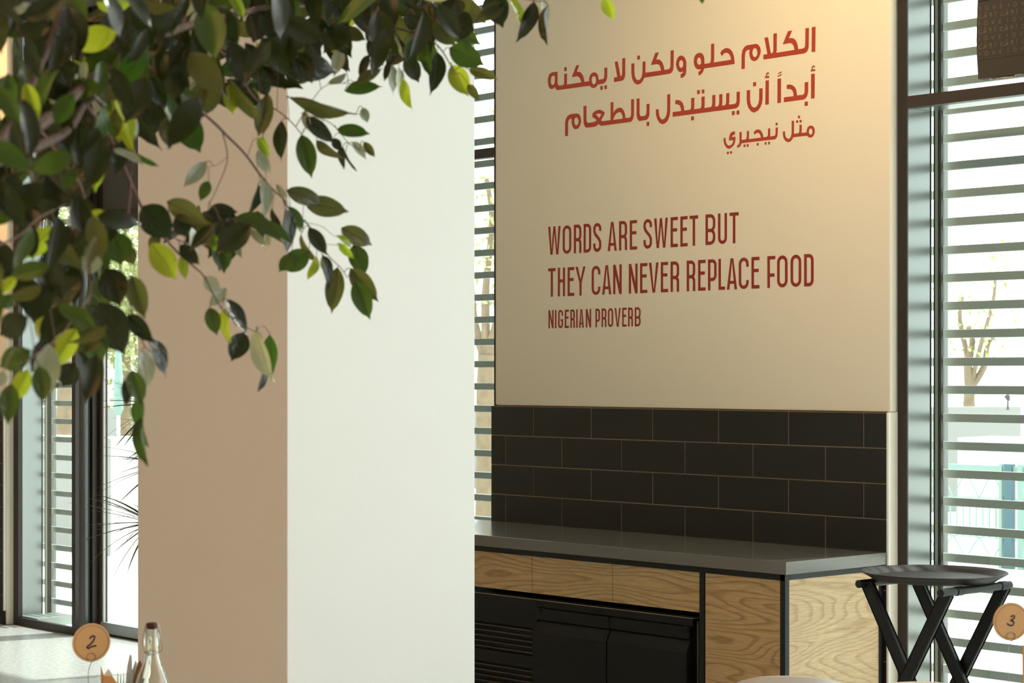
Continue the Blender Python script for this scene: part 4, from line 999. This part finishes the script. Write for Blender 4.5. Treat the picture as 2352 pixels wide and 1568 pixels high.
def B(pix, r0, r1, mat='twig'):
    BR.append(br('branch', [(x, y, dep(x)+(o[0] if o else 0)) for x, y, *o in pix], r0, r1, M[mat]))
B([(-260, 620), (-60, 400), (0, 335), (84, 290), (150, 240), (200, 190), (300, 120), (430, 60), (600, 20), (780, -20)], 0.017, 0.005, 'bark')
B([(-200, 520), (0, 362), (84, 337), (157, 297), (196, 238), (260, 200), (340, 190)], 0.013, 0.004, 'bark')
B([(-60, 400), (36, 270), (59, 224), (110, 110), (140, 20), (170, -60)], 0.008, 0.004, 'bark')
B([(430, 60), (520, 130), (560, 190), (590, 230), (636, 253), (670, 281), (693, 309)], 0.0035, 0.0010)
B([(600, 20), (720, 17), (746, 53), (760, 110)], 0.004, 0.0012)
B([(650, -30), (774, 0), (819, 28), (861, 53), (930, 70), (1000, 100), (1035, 150), (1042, 170)], 0.0040, 0.0010)
B([(300, 120), (400, 200), (491, 281), (519, 309), (561, 351), (598, 401), (628, 436), (650, 455), (662, 477), (703, 511), (730, 545), (754, 586), (783, 615), (797, 637)], 0.0045, 0.0008)
B([(510, 300), (522, 350), (518, 385), (495, 440), (480, 470)], 0.0018, 0.0008)
B([(522, 360), (500, 378), (478, 383)], 0.0010, 0.0006)
B([(680, 290), (721, 225), (751, 196), (808, 191)], 0.0014, 0.0006)
B([(693, 309), (730, 262), (771, 262), (826, 262)], 0.0010, 0.0006)
B([(693, 260), (757, 281), (796, 323), (813, 337), (845, 350)], 0.0014, 0.0006)
B([(84, 290), (150, 380), (185, 430), (197, 490), (205, 560), (205, 680), (190, 700), (175, 742)], 0.0042, 0.0014)
B([(205, 680), (140, 770), (80, 815), (60, 830)], 0.0016, 0.0008)
B([(196, 238), (260, 330), (300, 420), (340, 500), (404, 575), (449, 615), (469, 636), (510, 709), (551, 742), (588, 762)], 0.0045, 0.0009)
B([(300, 420), (290, 520), (275, 600), (305, 720), (330, 790), (350, 810)], 0.003, 0.0009)
B([(290, 640), (310, 780), (318, 880), (325, 980)], 0.0014, 0.0007)
B([(330, 480), (408, 550), (480, 560), (560, 520), (600, 505)], 0.0020, 0.0008)
B([(780, -20), (900, -60), (1090, -30), (1150, -12), (1240, 4)], 0.004, 0.0009)
B([(1150, -30), (1300, -60), (1385, -30), (1388, 2)], 0.0025, 0.0008)
B([(-60, 560), (0, 560), (45, 540), (90, 500), (150, 470)], 0.003, 0.001)
B([(703, 511), (740, 520), (765, 540), (785, 545)], 0.0008, 0.0005)
B([(740, 560), (770, 562), (790, 565)], 0.0008, 0.0005)

def leaf_mesh(idx, curl, fold, wav, tipc):
    m = MB(); n = 10; rows = []
    for j in range(n+1):
        t = j/n
        if t < 0.9: wd = 0.5*math.sin(math.pi*min(1, (t/0.92))**0.80)**0.80 if t > 0 else 0.01
        else: wd = 0.0
        wd = 0.5*(math.sin(math.pi*(t**0.82))**0.85) if 0 < t < 1 else 0.008
        if t > 0.84: wd = (0.5*math.sin(math.pi*0.84**0.82)**0.85)*(1-(t-0.84)/0.16)**1.3*0.72+0.005
        if t == 1: wd = 0.006
        row = []
        for k, u in enumerate((-1, -0.5, 0, 0.5, 1)):
            x = u*wd; y = t; z = -curl*t*t+fold*abs(x)*1.2+wav*math.sin(t*7+idx*1.7+u)*abs(u)*0.5
            x += tipc*t*t*t*0.3
            row.append(m.bm.verts.new((x, y*(1-0.15*abs(curl)*t), z)))
        rows.append(row)
    for j in range(n):
        for k in range(4): m.bm.faces.new((rows[j][k], rows[j][k+1], rows[j+1][k+1], rows[j+1][k]))
    me = bpy.data.meshes.new('leaf'); bmesh.ops.recalc_face_normals(m.bm, faces=m.bm.faces[:]); m.bm.to_mesh(me); m.bm.free(); me.shade_smooth()
    return me
LM = {}
shapes = [(0.10, 0.10, 0.05, 0.1), (0.25, 0.20, 0.07, -0.15), (-0.12, 0.16, 0.06, 0.2), (0.38, 0.05, 0.08, 0.0), (0.05, 0.30, 0.05, -0.2)]
for mt in ('leaf_dark', 'leaf_mid', 'leaf_lime', 'leaf_olive', 'leaf_sheen'):
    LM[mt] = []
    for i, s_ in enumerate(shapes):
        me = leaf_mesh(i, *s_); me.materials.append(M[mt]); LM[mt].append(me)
KEY = {'d': 'leaf_dark', 'm': 'leaf_mid', 'y': 'leaf_lime', 'o': 'leaf_olive', 'p': 'leaf_sheen'}
allb = [q for b in BR for q in b[2:]]
pet = MB(); lrnd = random.Random(77); nleaf = 0; stuff_leaves = []
def add_leaf(base, tip, width, key, roll=None, shape=None, z=None, stuff=False, petiole=True):
    """base/tip in picture pixels of the photograph, lifted to a true depth on the branch"""
    global nleaf
    zb_ = (z if z is not None else dep(base[0]))+lrnd.uniform(-0.03, 0.03)
    L0 = math.hypot(tip[0]-base[0], tip[1]-base[1])*zb_/F
    dz = lrnd.uniform(-0.25, 0.25)*L0
    pb_ = at_depth(base[0], base[1], zb_); pt = at_depth(tip[0], tip[1], zb_+dz)
    d = pt-pb_; L = d.length; d.normalize(); wr = width*zb_/F
    W = min(max(wr, 0.40*L), 0.60*L); W = max(W, wr); tilt = math.acos(min(1.0, wr/W))*lrnd.choice((-1, 1))
    view = (pb_-Vector((0, 0, EYE))).normalized(); nrm = (-view+d*view.dot(d)).normalized()
    if nrm.z < -0.2 and abs(tilt) < 0.3: tilt += 0.1
    nrm = (Matrix.Rotation(tilt, 3, d) @ nrm); xax = d.cross(nrm).normalized()
    mat = Matrix((( xax.x*W, d.x*L, nrm.x*L, pb_.x), (xax.y*W, d.y*L, nrm.y*L, pb_.y), (xax.z*W, d.z*L, nrm.z*L, pb_.z), (0, 0, 0, 1)))
    mtn = KEY[key]; me = LM[mtn][shape if shape is not None else lrnd.randrange(5)]
    if stuff:
        stuff_leaves.append((me, mat, key))
    else:
        o = bpy.data.objects.new('leaf', me); COL.objects.link(o); o.parent = fic
        loc, rot, sc = mat.decompose(); o.rotation_mode = 'QUATERNION'; o.location = loc-FOFF; o.rotation_quaternion = rot; o.scale = sc
        nleaf += 1
    if petiole:
        nb = min(allb, key=lambda q: (q-pb_).length); dd = (nb-pb_).length
        if dd < 0.16:
            mid = (nb+pb_)/2+Vector((0, 0, 0.25*dd)); sp = smooth_path([nb-FOFF, mid-FOFF, pb_-FOFF], 3)
            pet.tube(sp, 0.0006, 4, False)
Ac = lambda x, y: (600+x*.2806, y*.2806)
Bc = lambda x, y: (x*.2806, y*.2806)
Dc = lambda x, y: (560+x*.2423, 380+y*.2423)
Cc = lambda x, y: (x*.4082, 440+y*.4082)
EX = [
 (Ac,.2806,[(1880,-60,1970,225,220,'d'),(1990,30,1745,175,130,'o'),(2040,-30,2140,290,95,'y'),(2230,10,2120,375,130,'d'),(2310,-20,2320,190,70,'p'),(2352,50,2325,370,60,'d'),
  (1540,390,1830,530,200,'m'),(1560,530,1690,795,170,'y'),(1700,570,1945,660,100,'o'),(1692,690,1785,820,80,'o'),(1560,180,1755,240,230,'d'),(1420,170,1600,370,190,'o'),
  (1320,0,1380,440,190,'d'),(1440,420,1380,785,130,'d'),(1330,300,1370,640,110,'m'),(1100,90,1290,485,110,'o'),(1010,130,1140,480,90,'p'),(1000,200,1120,460,90,'m'),(1190,450,1290,690,140,'d'),
  (1150,640,1270,905,90,'y'),(1060,520,1095,780,80,'p'),(1124,540,1140,770,60,'p'),(1060,500,1000,665,60,'d'),(870,330,990,550,100,'d'),(680,240,850,330,120,'o'),(560,160,730,480,200,'d'),(420,120,480,430,220,'d'),
  (150,500,640,590,260,'d'),(650,390,600,640,110,'p'),(880,450,800,640,80,'d'),(780,690,995,540,90,'o'),(680,745,995,690,110,'m'),(210,790,800,870,110,'o'),(370,960,600,1180,130,'d'),(330,1100,425,1465,165,'m'),(170,980,195,1330,110,'d'),
  (450,1150,640,1350,90,'o'),(590,1130,650,1240,80,'d'),(665,1200,635,1400,70,'d'),(690,1250,770,1410,28,'d'),(620,1060,905,1100,115,'m'),(840,1160,930,1290,70,'o'),(740,1160,860,1310,70,'p'),(830,880,870,1010,80,'p'),(60,770,10,1100,130,'o'),
  (10,1110,50,1290,60,'y'),(30,1270,60,1420,60,'p'),(560,330,600,440,60,'y'),(930,180,960,300,50,'o'),(1480,20,1660,95,150,'d'),(1200,60,1400,260,170,'d'),(1130,-60,1250,150,160,'m'),(1450,-50,1500,180,170,'d'),(900,-60,1000,180,150,'d'),(640,-60,760,180,170,'d'),
  (220,230,120,500,170,'d'),(0,100,230,360,220,'d'),(120,-40,330,200,200,'m'),(760,60,900,300,120,'d'),(1250,300,1200,560,120,'m'),(1600,0,1640,120,110,'d'),(-40,360,120,500,120,'y'),(430,560,300,700,90,'m'),(700,600,560,720,60,'p'),(360,900,380,1080,70,'p')]),
 (Dc,.2423,[(400,235,800,365,170,'o'),(575,350,1005,435,200,'o'),(925,590,1245,770,180,'o'),(880,660,1050,745,60,'y'),(900,735,1045,890,80,'y'),(1040,750,1150,1045,190,'m'),(1010,975,1270,1300,190,'o'),(1050,1095,1215,1470,190,'m'),(890,960,850,1410,180,'o'),
  (740,850,845,1180,100,'d'),(615,590,800,850,140,'d'),(545,650,665,970,70,'o'),(690,850,655,1110,85,'y'),(740,870,765,1030,40,'y'),(620,810,330,1020,210,'m'),(390,400,450,870,130,'d'),(430,390,580,620,110,'m'),(460,500,550,650,60,'p'),
  (150,120,190,520,110,'p'),(135,170,40,480,85,'d'),(310,180,410,310,60,'p'),(0,470,440,770,115,'m'),(270,400,340,640,70,'d'),(130,430,190,700,130,'m'),(30,590,220,780,50,'p'),(230,620,260,780,60,'p')]),
 (Cc,.4082,[(310,200,95,390,130,'y'),(390,190,370,445,195,'d'),(330,60,60,175,130,'d'),(490,130,650,165,90,'y'),(650,225,690,420,165,'m'),(850,290,1000,495,145,'y'),(1020,360,1045,500,60,'y'),(800,80,970,265,180,'d'),(940,55,1190,185,125,'o'),(1170,110,1340,120,100,'d'),
  (740,470,810,720,120,'o'),(600,430,690,650,170,'d'),(470,490,160,670,165,'d'),(220,500,190,750,180,'d'),(400,650,220,850,160,'d'),(560,620,700,915,210,'d'),(430,770,275,1000,135,'y'),(495,740,560,990,175,'m'),(170,890,-40,1010,140,'m'),(160,1000,60,1195,110,'y'),
  (220,980,255,1200,110,'m'),(60,1080,40,1315,115,'m'),(420,960,340,1110,130,'d'),(450,900,485,1090,65,'d'),(720,690,860,860,100,'d'),(830,810,990,1020,85,'d'),(800,880,860,1140,100,'p'),(740,1000,800,1210,110,'m'),(790,1150,735,1445,75,'m'),(800,1270,820,1550,65,'m'),(700,1060,720,1215,60,'d'),
  (1150,480,1240,570,85,'p'),(1275,540,1175,655,70,'p'),(1180,650,1220,805,90,'m'),(1265,660,1245,870,65,'y'),(1265,600,1410,810,80,'d'),(1375,790,1305,965,120,'d'),(1450,770,1490,1080,95,'p'),(1500,960,1440,1125,45,'d'),(1520,800,1545,1060,90,'m'),
  (1000,130,1060,260,110,'d'),(1070,190,1140,370,55,'p'),(1180,230,1230,345,60,'y'),(1250,230,1255,465,120,'m'),(1325,250,1345,380,45,'p'),(1310,150,1610,290,85,'m'),(1410,210,1500,310,45,'p'),(1010,300,1130,410,85,'d'),(1640,350,1570,455,70,'m'),(95,480,0,570,70,'y'),(150,700,-50,830,150,'d'),
  (0,600,90,640,90,'m'),(310,1080,330,1100,40,'d'),(700,300,760,420,90,'o'),(550,330,480,480,110,'p'),(1240,160,1190,330,100,'d'),(20,1010,-10,1110,70,'p'),(480,300,420,420,120,'m'),(900,250,820,330,70,'o')]),
 (Bc,.2806,[(790,1150,770,1580,185,'y'),(210,680,310,1010,140,'y'),(70,600,50,1000,170,'m'),(1150,830,1300,1060,140,'d'),(1380,950,1385,1225,175,'o'),(1480,940,1645,1245,230,'m'),(1690,620,1660,980,270,'o'),(1470,320,1420,700,180,'d'),(1600,90,1720,520,185,'p'),(1890,340,2040,720,200,'d'),
  (1870,660,2130,1015,120,'o'),(1880,690,1900,955,120,'y'),(2190,780,2120,1135,155,'o'),(2110,1130,2210,1285,85,'y'),(2110,1230,2195,1430,95,'p'),(1690,1320,1500,1545,120,'p'),(1710,1480,1640,1640,100,'m'),(930,1220,1170,1365,75,'p'),(1110,1255,1290,1372,55,'m'),
  (940,790,1135,1125,115,'y'),(790,20,1090,40,100,'y'),(1880,-60,2000,165,95,'y'),(2310,360,2200,490,90,'y'),(640,990,650,1400,165,'d'),(500,880,300,1185,200,'d'),(870,950,900,1190,90,'m'),(310,1280,310,1475,105,'o'),(60,100,330,20,85,'p'),(220,60,90,110,60,'p'),(700,500,670,680,70,'p'),(810,530,900,650,50,'p'),
  (720,660,900,890,70,'o'),(1060,940,1140,1130,60,'p'),(1600,1000,1640,1100,60,'m'),(470,480,600,720,180,'d'),(560,60,640,470,260,'d'),(250,200,330,520,180,'d'),(950,300,1180,600,240,'d'),(1050,80,1250,400,220,'d'),(1330,20,1420,300,160,'o'),(1800,60,1900,400,200,'d'),(2150,60,2050,380,210,'d'),(2250,300,2352,640,170,'d'),(2100,560,2200,820,150,'d'),
  (400,560,180,640,150,'m'),(150,820,60,1200,150,'d'),(1240,480,1080,760,150,'d'),(880,520,760,820,150,'d'),(1500,560,1430,900,180,'d'),(700,820,560,1000,130,'d'),(1000,1150,940,1440,150,'d'),(420,1200,300,1500,150,'d'),(0,1200,160,1330,110,'d'),(600,1380,520,1568,120,'m'),(60,1420,180,1600,120,'d'),(1230,620,1350,900,150,'d')]),
]
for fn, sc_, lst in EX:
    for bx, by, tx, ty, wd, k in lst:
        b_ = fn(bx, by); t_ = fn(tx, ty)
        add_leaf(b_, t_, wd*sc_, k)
add_leaf((1386, -6), (1412, 46), 30, 'y'); add_leaf((1610, -18), (1614, 10), 14, 'm')
# fuller growth behind the leaves above
POLY = [([(-60,-60),(800,-60),(800,40),(720,110),(640,130),(560,190),(450,240),(350,235),(290,260),(240,330),(120,420),(-60,440)], 270),
        ([(800,-60),(1080,-60),(1075,20),(990,60),(870,70),(800,50)], 44),
        ([(-60,440),(120,420),(240,400),(290,470),(260,560),(200,600),(60,640),(-60,640)], 34),
        ([(380,440),(520,470),(600,520),(480,540),(400,500)], 10),
        ([(60,640),(280,600),(290,720),(220,820),(100,790)], 14)]
def inpoly(x, y, pts):
    c = False
    for i in range(len(pts)):
        ax, ay = pts[i]; bx, by = pts[(i+1) % len(pts)]
        if (ay > y) != (by > y) and x < (bx-ax)*(y-ay)/(by-ay)+ax: c = not c
    return c
for pts, cnt in POLY:
    xs = [p[0] for p in pts]; ys = [p[1] for p in pts]; k = 0
    while k < cnt:
        x = lrnd.uniform(min(xs), max(xs)); y = lrnd.uniform(min(ys), max(ys))
        if not inpoly(x, y, pts): continue
        if x < 34 and 20 < y < 170: k += 1; continue
        k += 1
        a = math.radians(lrnd.gauss(95, 42)); L = lrnd.uniform(85, 140)
        tx, ty = x+L*math.cos(a), y+L*math.sin(a)
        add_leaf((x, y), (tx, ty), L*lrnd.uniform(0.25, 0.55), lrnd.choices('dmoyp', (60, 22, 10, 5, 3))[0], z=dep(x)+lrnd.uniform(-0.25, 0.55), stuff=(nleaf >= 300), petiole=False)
pet.build('petiole', M['twig'], fic, weld=False)['kind'] = 'stuff'
if stuff_leaves:
    vs = []; fs = []; mi = []
    mats = list(KEY)
    for me, mat, key in stuff_leaves:
        o0 = len(vs); vs += [tuple(mat @ v.co-FOFF) for v in me.vertices]; fs += [[o0+i for i in p.vertices] for p in me.polygons]; mi += [mats.index(key)]*len(me.polygons)
    me = bpy.data.meshes.new('leaf_mass'); me.from_pydata(vs, [], fs)
    for k in mats: me.materials.append(M[KEY[k]])
    me.polygons.foreach_set('material_index', mi); me.shade_smooth()
    o = bpy.data.objects.new('leaf_mass', me); COL.objects.link(o); o.parent = fic; o['kind'] = 'stuff'
print('leaves', nleaf, len(stuff_leaves))
